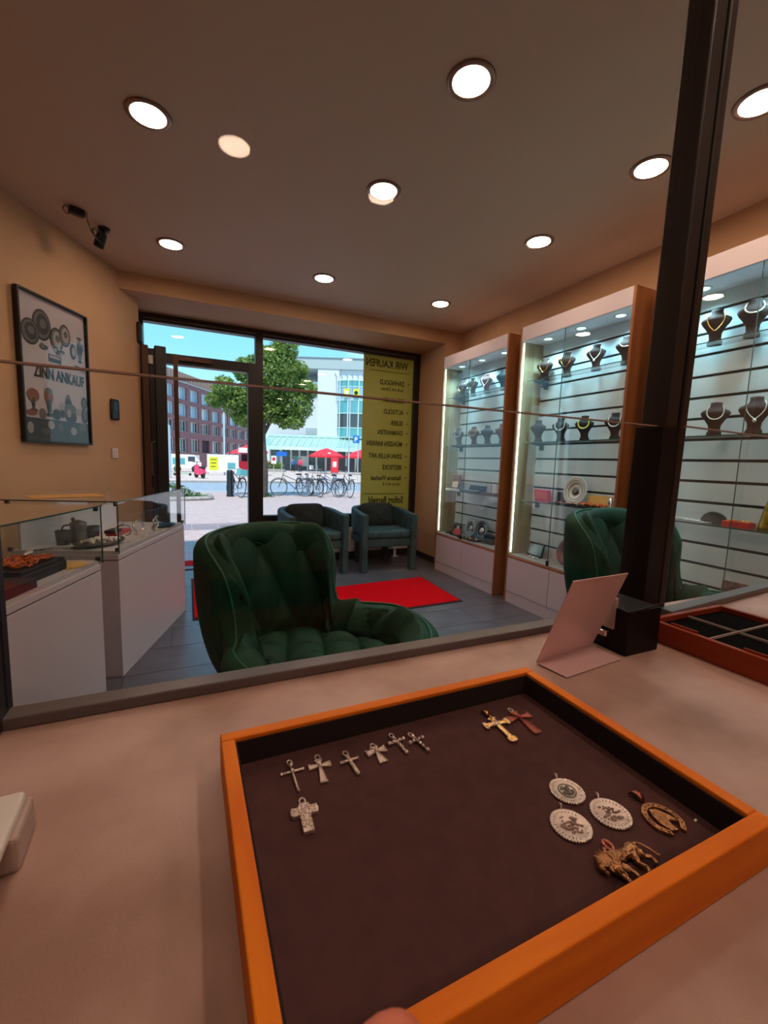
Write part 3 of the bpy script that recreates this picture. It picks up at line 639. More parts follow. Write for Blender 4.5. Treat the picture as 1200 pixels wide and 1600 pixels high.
# ================================================================== WINGBACK CHAIRS
def wing_chair(label, group):
    t = thing('wingback_chair', label, 'armchair', (0, 0, 0), 0, group)
    half = [(0, .40, .46), (.20, .40, .48), (.33, .33, .52), (.365, .18, .555), (.32, .02, .55), (.255, -.06, .55), (.245, -.09, .65), (.265, -.11, .76), (.27, -.20, .855), (.16, -.30, .875)]
    rim_c = half + [(0, -.33, .88)] + [(-x, y, z) for x, y, z in half[::-1][:-1]]
    R = cr(rim_c, 12, True); N = len(R)
    # arc length
    L = [0]
    for i in range(N): L.append(L[-1] + (Vector((R[(i + 1) % N].x, R[(i + 1) % N].y)) - Vector((R[i].x, R[i].y))).length)
    tot = L[-1]; nd = 11; cs = Vector((0, .04))
    SEAT = .43
    def rim(u):
        f = (u % 1) * N; i = int(f) % N; w = f - int(f); p = R[i].lerp(R[(i + 1) % N], w); s = L[i] + (L[i + 1] - L[i]) * w
        return p, s
    def puff(a, b):
        return (abs(math.sin(PI * (a + b))) * abs(math.sin(PI * (a - b)))) ** 0.32
    def inner(u, v):
        p, s = rim(u); d = Vector((p.x, p.y)) - cs; rad = d.length; dn = d / rad
        hgt = p.z - SEAT
        if v < .5:
            q = v / .5; rr = 1 - .20 * math.sin(q * PI / 2) - .06 * q; z = SEAT + hgt * (math.cos(q * PI / 2) ** 1.25 if hgt > .1 else (1 - q) ** 1.0)
        else:
            q = (v - .5) / .5; rr = .74 * (1 - q); z = SEAT - .012 * math.sin(q * PI / 2)
        base = Vector((cs.x + d.x * rr, cs.y + d.y * rr, z))
        # outward normal of the padding (towards the sitter)
        wl = min(1, max(0, (.62 - v) / .24)) if hgt > .12 else 0.15
        n = Vector((-dn.x * wl, -dn.y * wl, 1 - .75 * wl)).normalized()
        if v < .5: h = puff(s / tot * nd, (p.z - z) / .19 * .5 + .25) if hgt > .12 else .8
        else: h = puff(base.x / .19 + .5, base.y / .20)
        edge = min(1, v / .10) * min(1, 0.25 + abs(v - .52) / .10)
        return base + n * (.048 * h * edge)
    b = MB(); b.grid(260, 84, inner, True); b.build('upholstery', 'velvet_green', t, True)
    def outer(u, v):
        p, s = rim(u); d = Vector((p.x, p.y)) - cs; dn = d.normalized()
        if v < .15:
            q = v / .15; a = q * PI / 2; off = .040 * math.sin(a); z = p.z - .04 * (1 - math.cos(a)); return Vector((p.x + dn.x * off, p.y + dn.y * off, z + .006))
        q = (v - .15) / .85; off = .04; sc = 1 - .62 * q ** 2.1; x = cs.x + (d.x + dn.x * off) * sc; y = cs.y + (d.y + dn.y * off) * sc
        return Vector((x, y, (p.z - .034) + (.29 - p.z + .034) * math.sin(q * PI / 2) ** .9))
    MB().grid(160, 24, outer, True).build('shell', 'velvet_green', t, True)
    MB().lathe([(.001, .27), (.16, .275), (.20, .30), (.001, .33)], 24, (0, .02, 0)).build('underside', 'blackish', t, True)
    MB().tube([Vector((p.x, p.y, p.z + .004)) for p in R[::2]], .0048, 6, True).build('piping', 'velvet_piping', t, True)
    # head pillow: three pads folded over the inside of the back and the two wings
    def pad(u0, u1, drop, thick, ph):
        def fn(i, j):
            a = 2 * PI * j; e = max(0.02, math.sin(PI * min(max(i, 0), 1))) ** .32; p, s = rim(u0 + (u1 - u0) * i); d = Vector((p.x, p.y)) - cs; dn = d.normalized()
            wob = 1 + .14 * math.sin(i * 9 + ph) + .05 * math.sin(i * 23)
            off = .046 + thick * math.sin(a) * e; dz = -drop * .52 * wob + drop * .58 * math.cos(a) * e * wob
            return Vector((p.x - dn.x * (off + .25 * max(0, -dz) * .35), p.y - dn.y * (off + .25 * max(0, -dz) * .35), p.z + .012 + dz))
        pd = MB().grid(44, 21, fn).build('head_pad', 'velvet_green', t, True)
        MB().tube([fn(.02 + .96 * k / 30, .44) for k in range(31)], .0042, 6).build('pad_piping', 'velvet_piping', pd, True)
    m0 = 7.2 / 20
    pad(m0, 8.95 / 20, .16, .030, 0.0); pad(8.75 / 20, 11.3 / 20, .085, .030, 1.0); pad(11.0 / 20, 13.0 / 20, .15, .030, 2.4)
    MB().tube([(0, .02, .30), (0, .02, .10)], .03, 14).build('column', 'black_plastic', t, True)
    for k in range(4):
        a = PI / 4 + k * PI / 2; MB().tube([(0, .02, .11), (.16 * math.cos(a), .02 + .16 * math.sin(a), .075), (.30 * math.cos(a), .02 + .30 * math.sin(a), .016)], [.022, .018, .012], 8).ball((.30 * math.cos(a), .02 + .30 * math.sin(a), .014), (.018, .018, .0135)).build('leg', 'black_plastic', t, True)
    return t
wc = wing_chair('large dark green tufted wingback chair behind the counter glass, left of centre', 'green wingback chairs at the counter')
wc.location = (.385, 1.49, 0); wc.rotation_euler = (0, 0, math.radians(30 - 180))
w2_ = dup(wc, (1.80, 1.12, .05), math.radians(-5 - 180), 'green tufted wingback chair partly hidden by the dark post')
w2_.location.z = 0
for ch in w2_.children:
    if ch.name.split('.')[0] not in ('leg',): ch.location.z = .072
    if ch.name.split('.')[0] == 'column': ch.location.z = .02

# ================================================================== TEAL ARMCHAIRS, RADIATOR, RUGS
def arm_chair(label):
    t = thing('armchair', label, 'armchair', (0, 0, 0), 0, 'teal velvet armchairs by the window')
    W, D = .31, .58          # half width, depth ; front faces -y
    path = [(-W + .03, 0), (-W + .03, .30)] + [(-W + .03 + (.18) * (1 - math.cos(a)), .30 + .22 * math.sin(a)) for a in [PI / 2 * k / 5 for k in range(1, 6)]]
    path += [(-x, y) for x, y in path[::-1]]
    n = len(path); b = MB(); vs = []; fs = []
    for i, (x, y) in enumerate(path):
        a = Vector(path[max(0, i - 1)]); c = Vector(path[min(n - 1, i + 1)]); tg = (c - a).normalized(); nr = Vector((-tg.y, tg.x)) * .03
        q = y / .52; top = .60 + .05 * q; bot = .37 + .10 * q
        for sx, z in ((1, bot), (1, top - .01), (.8, top), (-.8, top), (-1, top - .01), (-1, bot)): vs.append((x + nr.x * sx, y + nr.y * sx, z))
    for i in range(n - 1):
        for j in range(6): fs.append((i * 6 + j, i * 6 + (j + 1) % 6, (i + 1) * 6 + (j + 1) % 6, (i + 1) * 6 + j))
    fs += [list(range(6))[::-1], [(n - 1) * 6 + j for j in range(6)]]
    b.add(vs, fs).build('arm_band', 'velvet_teal', t)
    for s in (-1, 1):
        MB().rbox(s * (W - .03) - .032, s * (W - .03) + .032, -.035, .055, 0, .605, .008).build('leg', 'velvet_teal', t)
        MB().rbox(s * .17 - .03, s * .17 + .03, .46, .53, 0, .40, .006).build('leg', 'velvet_teal', t)
    MB().rbox(-W + .055, W - .055, .0, .50, .26, .345, .01).build('seat_frame', 'velvet_teal', t)
    MB().rbox(-W + .057, W - .057, -.01, .49, .345, .435, .028, 4).build('seat', 'velvet_teal', t, True)
    b = MB()
    def pil(u, v):
        a = 2 * PI * u; x = math.copysign(abs(math.cos(a)) ** .35, math.cos(a)); z = math.copysign(abs(math.sin(a)) ** .35, math.sin(a)); q = math.sin(PI * v) ** .5 if 0 < v < 1 else .0
        e = v * 2 - 1; k = (1 - abs(e) ** 2.2) ** .8 if abs(e) < 1 else 0
        return (.205 * x * (.02 + .98 * k), .060 * e, .135 * z * (.02 + .98 * k))
    b.grid(36, 15, pil, True); b.build('back_cushion', 'cushion_dark', t, True, loc=(0, .37, .555), rot=(-.16, 0, 0))
    return t
ac = arm_chair('teal velvet armchair nearest the corner, with a dark cushion')
ac.location = (1.925, 4.02, 0); ac.rotation_euler = (0, 0, -.03)
dup(ac, (1.17, 4.04, 0), .12, 'teal velvet armchair partly hidden behind the big green chair')
rd = thing('radiator', 'low white panel radiator under the shop window', 'radiator', (0, 0, 0))
MB().rbox(1.02, 2.46, 4.665, 4.672, .10, .38, .003).build('panel', 'radiator_white', rd)
MB().rbox(1.02, 2.46, 4.608, 4.616, .10, .38, .003).build('panel', 'radiator_white', rd)
for i in range(28): MB().box(1.04 + i * .05, 1.065 + i * .05, 4.600, 4.608, .12, .36).build('rib', 'radiator_white', rd)
MB().box(1.02, 2.46, 4.616, 4.665, .372, .382).build('grille', 'radiator_white', rd)
for x in (1.3, 2.3):
    MB().box(x - .015, x + .015, 4.63, 4.65, 0, .10).box(x - .04, x + .04, 4.60, 4.68, 0, .008).build('foot', 'radiator_white', rd)
MB().tube([(2.47, 4.64, .34), (2.49, 4.64, .34), (2.49, 4.64, .02), (2.49, 4.70, .02)], .008, 8).build('pipe', 'radiator_white', rd, True)
def rug(pts, label):
    t = thing('rug', label, 'rug'); cx = sum(p[0] for p in pts) / 4; cy = sum(p[1] for p in pts) / 4
    MB().prism(pts, 0.0005, .006).build('rubber_edge', 'rug_edge', t)
    MB().prism([(cx + (x - cx) * .965, cy + (y - cy) * .95) for x, y in pts], .006, .011).build('pile', 'rug_red', t)
rug([(1.035, 2.86), (2.095, 2.895), (2.14, 3.685), (1.10, 3.61)], 'bright red entrance mat on grey tiles right of the big green chair')
rug([(0.015, 3.18), (0.86, 3.18), (0.86, 4.30), (0.015, 4.30)], 'red mat inside the doorway, mostly hidden behind the green chair')

# ================================================================== WHITE GLASS-TOPPED COUNTERS
UX, UY = math.cos(1.2767), math.sin(1.2767)
def vloc(o, x, y): return ((x - o[0]) * UX + (y - o[1]) * UY, -(x - o[0]) * UY + (y - o[1]) * UX)
def vitrine(o, label, D=.50, Lh=1.01):
    t = thing('glass_vitrine', label, 'display counter', (o[0], o[1], 0), 1.2767, 'white counters with glass tops on the left')
    MB().rbox(0, Lh, 0, D, 0, .612, .002).build('base', 'white_laminate', t); MB().box(.004, Lh - .004, .004, D - .004, .612, .617).build('reveal', 'dark_gap', t); MB().rbox(0, Lh, 0, D, .617, .6425, .0015).build('top_band', 'white_laminate', t)
    MB().box(.006, Lh - .006, .006, D - .006, .642, .662).build('deck', 'white_panel', t)
    MB().box(.02, Lh - .02, D - .05, D - .035, .662, .80).build('back_board', 'white_panel', t)
    g = .006; z0, z1 = .648, .908
    for n_, bx in (('front_pane', (-g, Lh + g, -g, 0)), ('back_pane', (-g, Lh + g, D, D + g)), ('side_pane', (-g, 0, 0, D)), ('side_pane', (Lh, Lh + g, 0, D))):
        MB().box(*bx, z0, z1).build(n_, 'glass_cab', t)
    MB().box(-g - .004, Lh + g + .004, -g - .004, D + g + .004, z1, z1 + .006).build('top_pane', 'glass_cab', t)
    e = .0022
    ge = MB()
    for x in (-g, Lh + g):
        ge.box(x - e, x + e, -g - e, -g + e, z0, z1)
    ge.box(-g - .006, Lh + g + .006, -g - .006, -g - .004, z1, z1 + .006).box(-g - .006, -g - .004, -g - .004, D + g, z1, z1 + .006)
    ge.build('glass_edges', 'glass_edge', t)['kind'] = 'stuff'
    for x in (.008, Lh - .008):
        for y in (.008, D - .008):
            for z in (.668, .898): MB().rbox(x - .008, x + .008, y - .008, y + .008, z - .010, z + .010, .002, 1).build('corner_clip', 'black_plastic', t)
    return t
VA = (-0.321, 2.466); VB = (-0.661, 1.318)
vitrine(VA, 'far white counter with glass top holding silverware, by the door')
vitrine(VB, 'near white counter with glass top holding amber jewellery, at left edge')
ZV = .6625
t = thing('silver_platter', 'oval silver platter heaped with silver jewellery in far vitrine', 'platter', (-.425, 2.645, ZV), .75); t.scale = (1.0, 1.1, 1.7)
b = MB(); b.m = Matrix.Diagonal((1.45, .8, 1, 1)); b.lathe([(.001, 0), (.06, 0), (.085, .010), (.092, .016), (.088, .017), (.058, .004), (.001, .004)], 32); b.build('dish', 'pewter', t, True)
b = MB()
for i in range(60): a = random.random() * 6.28; q = random.random() ** .5; b.ball((.10 * q * math.cos(a), .052 * q * math.sin(a), .014 + .012 * (1 - q)), (random.uniform(.006, .013), random.uniform(.005, .010), .006), 7, 4)
b.build('jewellery', 'silver', t, True)['kind'] = 'stuff'
for k, (x, y) in enumerate(((-.335, 2.80), (-.275, 2.955), (-.19, 3.10))):
    s = ('silver bangle on a clear stand, nearest of three in far vitrine', 'silver bangle on a clear stand, middle of three in far vitrine', 'silver bangle on a clear stand, nearest the door in far vitrine')[k]
    t = thing('bangle', s, 'bracelet', (x, y, ZV), .4 + .5 * k, 'silver bangles in the far vitrine')
    MB().lathe([(.001, 0), (.022, 0), (.022, .004), (.010, .008), (.008, .03), (.001, .03)], 16).build('stand', 'plate_white', t, True)
    b = MB(); b.tube([(.040 * math.cos(a * PI / 14), .006 * math.sin(a * .7), .052 + .032 * math.sin(a * PI / 14)) for a in range(28)], .0052, 8, True, flat=1.0); b.ball((0, -.004, .086), (.014, .008, .010), 10, 6)
    b.build('ring', 'silver_smooth', t, True)
for k, (x, y) in enumerate(((-.30, 2.72), (-.245, 2.87), (-.215, 2.98), (-.165, 3.10))):
    tag(MB().lathe([(.001, 0), (.010, 0), (.010, .006), (.001, .007)], 12, (x, y, ZV)).build('price_disc', 'plate_white', None, True), ('small round white disc, nearest the front corner of far vitrine', 'small round white disc, second along far vitrine front', 'small round white disc, third along far vitrine front', 'small round white disc, farthest along far vitrine front')[k], 'disc', 'round white discs in the far vitrine')
for k, (x, y, r_) in enumerate(((-.60, 2.72, .036), (-.49, 2.86, .034))):
    t = thing('pewter_tumbler', ('blue-grey tumbler at left of the jug in far vitrine', 'blue-grey tumbler at right of the jug in far vitrine')[k], 'cup', (x, y, ZV))
    MB().lathe([(.001, 0), (r_ * .8, 0), (r_, .075), (r_ * .93, .075), (r_ * .75, .006), (.001, .005)], 24).build('cup', 'pewter_dark', t, True)
t = thing('pewter_jug', 'pewter lidded jug with handle, behind the silver platter', 'jug', (-.545, 2.79, ZV), 0)
MB().lathe([(.001, 0), (.044, 0), (.048, .012), (.038, .03), (.038, .085), (.042, .10), (.036, .108), (.012, .118), (.001, .122)], 28).build('body', 'pewter', t, True)
MB().tube(cr([(-.034, -.016, .095), (-.062, -.028, .09), (-.066, -.03, .05), (-.038, -.018, .03)], 5), .005, 8).build('handle', 'pewter_dark', t, True)
MB().ball((-.02, -.012, .125), (.010, .010, .012)).build('thumb_lift', 'pewter_dark', t, True)
t = thing('small_box', 'red-brown jewellery box with silver on it, rear of far vitrine', 'box', (-.385, 3.0, ZV), 1.3)
MB().rbox(-.10, .10, -.03, .03, 0, .022, .003).build('body', 'red_print', t)
MB().rbox(-.12, -.02, -.028, .028, .022, .04, .003).build('lid', 'purple_box', t)
t = thing('dish', 'dark oval dish at the door end of far vitrine', 'dish', (-.15, 3.27, ZV), 1.2)
b = MB(); b.m = Matrix.Diagonal((1.5, .9, 1, 1)); b.lathe([(.001, 0), (.04, 0), (.07, .012), (.066, .014), (.04, .004), (.001, .004)], 28); b.build('bowl', 'pewter_dark', t, True)
for k in range(5):
    t = thing('cutlery', ('dark-handled knife, first of the loose cutlery, far vitrine', 'dark-handled knife, second of the loose cutlery, far vitrine', 'silver fork beside the two knives, far vitrine', 'silver spoon left of the platter, far vitrine', 'small silver spoon touching the platter rim, far vitrine')[k], 'cutlery', (-.655 + .035 * k, 2.60 - .004 * k, ZV + .004), .7 - .15 * k, 'cutlery in the far vitrine')
    MB().tube([(-.05, 0, 0), (0, 0, 0)], [.0045, .0035], 8, flat=.6).build('handle', 'pewter_dark' if k < 2 else 'silver_smooth', t, True)
    b = MB(); b.ball((.035, 0, 0), (.035, .008 if k < 3 else .012, .0018), 12, 6); b.build('blade' if k < 2 else 'bowl', 'silver_smooth', t, True)
tag(MB().rbox(-.16, .16, -.085, .085, 0, .003, .001).build('document', 'yellow_paper', None, loc=(-.585, 2.765, .9145), rot=(0, 0, .45)), 'yellowed paper lying on glass top of far vitrine', 'paper')
# near vitrine contents
t = thing('amber_display', 'black tray heaped with amber necklaces in near vitrine', 'tray', (-.60, 2.045, ZV), 1.2767)
MB().rbox(-.135, .135, -.10, .10, 0, .040, .003).build('box', 'blackish', t)
MB().rbox(-.130, .130, -.095, .095, .040, .052, .002).build('insert', 'blackish', t)
MB().box(-.1355, .1355, -.1005, -.1, .036, .0375).box(-.136, -.1355, -.1005, .1, .036, .0375).build('trim_line', 'pewter', t)['kind'] = 'stuff'
b = MB()
for k in range(34):
    x, y = random.uniform(-.09, .09), random.uniform(-.06, .06); r_ = random.uniform(.02, .04)
    b.tube([(x + r_ * math.cos(a * PI / 9), y + .7 * r_ * math.sin(a * PI / 9), .057 + .012 * random.random()) for a in range(18)], random.uniform(.003, .0055), 5, True)
b.build('amber_necklaces', 'amber', t, True)['kind'] = 'stuff'
t = thing('silver_brooch', 'silver brooch lying on top of the amber necklaces', 'brooch', (-.585, 2.12, ZV + .078), 1.4)
b = MB(); b.ball((0, 0, 0), (.04, .010, .005), 14, 6); [b.ball((.012 * k - .03, 0, .005), .004, 6, 4) for k in range(6)]; b.build('body', 'silver', t, True)
t = thing('case', 'dark purple flat case in front of amber tray, left edge', 'case', (-.60, 1.79, ZV), 1.2767)
MB().rbox(-.11, .11, -.075, .075, 0, .028, .003).build('body', 'purple_box', t); MB().rbox(-.112, .112, -.077, .077, .028, .036, .003).build('lid', 'purple_box', t)
tag(MB().lathe([(.001, 0), (.075, 0), (.075, .0022), (.001, .003)], 32, (-.475, 2.20, ZV)).build('doily', 'yellow_paper', None, True), 'round straw-coloured coaster beside the black amber tray', 'coaster')

# ================================================================== LEFT WALL
po = thing('poster', 'framed grey poster of pewterware reading ZINN ANKAUF on left wall', 'poster', (-.7705, 3.4935, 1.2), math.radians(64.9))
F = .288; PH = .889
for bx in ((-F, F, 0, .012), (-F, F, PH - .012, PH)): MB().box(bx[0], bx[1], -.035, -.008, bx[2], bx[3]).build('frame', 'black_frame', po)
for bx in ((-F, -F + .012), (F - .012, F)): MB().box(bx[0], bx[1], -.035, -.008, .012, PH - .012).build('frame', 'black_frame', po)
MB().box(-F + .012, F - .012, -.014, -.010, .012, PH - .012).build('sheet', 'poster_paper', po)
MB().box(-F + .012, F - .012, -.0165, -.0155, .012, .15).build('dark_ground', 'poster_dark', po)
pr = MB(); dpt = [0]
def art(u, v, ru, rv, sh, sq=False, n=20):
    dpt[0] += .00002; x = -F + u * 2 * F; z = PH * (1 - v); pr.cur = sh
    y = -.0166 - dpt[0]
    if sq: pts = [(x - ru * F, z - rv * PH / 1.0), (x + ru * F, z - rv * PH), (x + ru * F, z + rv * PH), (x - ru * F, z + rv * PH)]
    else: pts = [(x + ru * F * 2 * math.cos(a * 2 * PI / n), z + rv * PH * math.sin(a * 2 * PI / n)) for a in range(n)]
    pr.add([(p[0], y, p[1]) for p in pts], [list(range(len(pts)))])
for u, v, a, c in ((.33, .19, .125, .105), (.17, .26, .12, .085), (.53, .255, .095, .085), (.655, .205, .085, .08)):
    art(u, v, a, c, 0); art(u, v, a * .86, c * .86, 1); art(u + .01, v - .004, a * .66, c * .66, 0 if a > .1 else 2); art(u + .015, v - .01, a * .36, c * .30, 1)
art(.34, .335, .06, .018, 0); art(.32, .33, .03, .022, 1); art(.49, .395, .18, .026, 0, True); art(.49, .385, .16, .010, 2, True)
for k in range(9): art(.50 + .03 * (k % 5), .315 + .016 * (k // 3), .022, .012, k % 3)
art(.775, .30, .05, .058, 0); art(.785, .30, .03, .035, 2)
for u, v, a, c, s in ((.885, .27, .045, .060, 0), (.885, .215, .020, .030, 1), (.885, .185, .045, .008, 0), (.885, .33, .025, .03, 1), (.885, .36, .035, .008, 0), (.94, .25, .012, .03, 1)): art(u, v, a, c, s)
art(.82, .40, .04, .006, 1); art(.93, .43, .05, .005, 1)
for u, v, a, c, s in ((.16, .68, .08, .045, 3), (.16, .735, .02, .04, 0), (.16, .78, .05, .012, 0), (.37, .67, .06, .06, 3), (.37, .63, .05, .02, 1), (.37, .74, .03, .05, 0), (.37, .80, .05, .012, 0), (.27, .80, .05, .04, 1), (.47, .79, .06, .04, 0),
                      (.56, .74, .04, .045, 2), (.56, .78, .04, .03, 0), (.66, .66, .03, .03, 1), (.66, .69, .05, .03, 0), (.69, .75, .10, .055, 1), (.69, .80, .09, .04, 0), (.66, .77, .03, .03, 2), (.82, .75, .05, .03, 2), (.92, .67, .05, .045, 0), (.92, .67, .03, .03, 1), (.92, .77, .06, .06, 0), (.93, .76, .03, .05, 1),
                      (.12, .80, .08, .02, 3), (.38, .87, .05, .03, 2), (.52, .88, .04, .03, 1), (.72, .90, .05, .03, 2), (.88, .86, .06, .03, 1), (.10, .90, .04, .04, 2), (.30, .92, .06, .02, 1)): art(u, v, a, c, s)
pr.build('print', ['print_dark', 'print_mid', 'print_light', 'print_warm'], po)
text('ZINN ANKAUF', .098, 'lettering', 'blackish', po, Matrix(((1, 0, 0, -.18), (0, 0, -1, -.017), (0, 1, 0, .402), (0, 0, 0, 1))), sx=.66, bold=.0022)
MB().box(-F + .012, F - .012, -.025, -.023, .012, PH - .012).build('cover_glass', 'glass_window', po)
def on_wall(s, z, off=0): return (-.353 - .424 * s + .905 * off, 4.38 - .905 * s - .424 * off, z)
p = on_wall(.39, 1.49)
t = thing('alarm_keypad', 'black rounded wall panel between the poster and the door', 'wall panel', p, math.radians(64.9))
MB().rbox(-.05, .05, -.022, -.0015, -.08, .08, .012, 3).build('housing', 'black_plastic', t, True); MB().rbox(-.03, .03, -.0235, -.021, -.02, .06, .003).build('face', 'pewter_dark', t)
p = on_wall(.40, 1.15)
t = thing('light_switch', 'white light switch below the black wall panel', 'switch', p, math.radians(64.9))
MB().rbox(-.035, .035, -.010, -.0015, -.04, .04, .003).build('plate', 'white_plastic', t); MB().rbox(-.02, .02, -.015, -.009, -.028, .028, .002).build('rocker', 'white_panel', t)
t = thing('wall_camera', 'black security camera with looped cable under ceiling, nearer the door', 'camera', (-.455, 3.45, CEIL), .35, 'black cameras under the ceiling')
MB().lathe([(.03, -.018), (.034, -.012), (.034, 0)], 24).build('mount', 'black_plastic', t, True)
MB().rbox(-.028, .028, -.03, .03, -.125, -.03, .010, 3).build('body', 'black_plastic', t, True, rot=(.35, .25, 0))
MB().tube([(0, 0, -.01), (0, 0, -.05)], .008).build('arm', 'black_plastic', t, True)
MB().tube(cr([(-.02, -.01, -.04), (-.06, -.03, -.03), (-.075, -.04, -.06), (-.04, -.03, -.08), (-.03, -.02, -.05), (-.07, -.05, -.05), (-.06, -.05, -.09), (-.035, -.035, -.105), (-.08, -.08, -.09), (-.115, -.13, -.04), (-.125, -.175, -.018)], 5), .0025, 6).build('cable', 'black_plastic', t, True)
t = thing('wall_camera', 'small black box with cable loop under ceiling, farther from door', 'camera', (-.565, 3.26, CEIL), .5, 'black cameras under the ceiling')
MB().rbox(-.040, .040, -.022, .022, -.040, -.0005, .008, 3).build('body', 'black_plastic', t, True)
MB().tube(cr([(-.035, 0, -.02), (-.06, -.01, -.012), (-.075, -.02, -.04), (-.06, -.02, -.06), (-.045, -.01, -.05), (-.04, 0, -.025)], 5), .0025, 6).build('cable', 'black_plastic', t, True)

# ================================================================== ON THE COUNTER
t = thing('jewellery_tray', 'open orange-brown wooden tray with dark felt holding silver pendants', 'tray')
x0, x1, y0, y1, zr, w_ = .022, .376, .1325, .3805, .905, .0115
MB().rbox(x0, x1, y1 - w_, y1, CZ, zr, .0012).build('rail', 'tray_wood', t); MB().rbox(x0, x1, y0, y0 + w_, CZ, zr, .0012).build('rail', 'tray_wood', t)
MB().rbox(x0, x0 + w_, y0 + w_, y1 - w_, CZ, zr, .0012).build('rail', 'tray_wood_y', t); MB().rbox(x1 - w_, x1, y0 + w_, y1 - w_, CZ, zr, .0012).build('rail', 'tray_wood_y', t)
FZ = .880
MB().box(x0 + w_, x1 - w_, y0 + w_, y1 - w_, CZ + .002, FZ).build('felt_base', 'tray_felt', t)
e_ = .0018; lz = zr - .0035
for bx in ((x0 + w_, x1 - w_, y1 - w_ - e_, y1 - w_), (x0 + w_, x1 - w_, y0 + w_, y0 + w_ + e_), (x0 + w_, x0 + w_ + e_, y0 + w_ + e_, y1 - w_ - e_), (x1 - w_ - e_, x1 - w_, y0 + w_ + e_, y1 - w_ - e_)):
    MB().box(*bx, FZ, lz).build('lining', 'tray_lining', t)

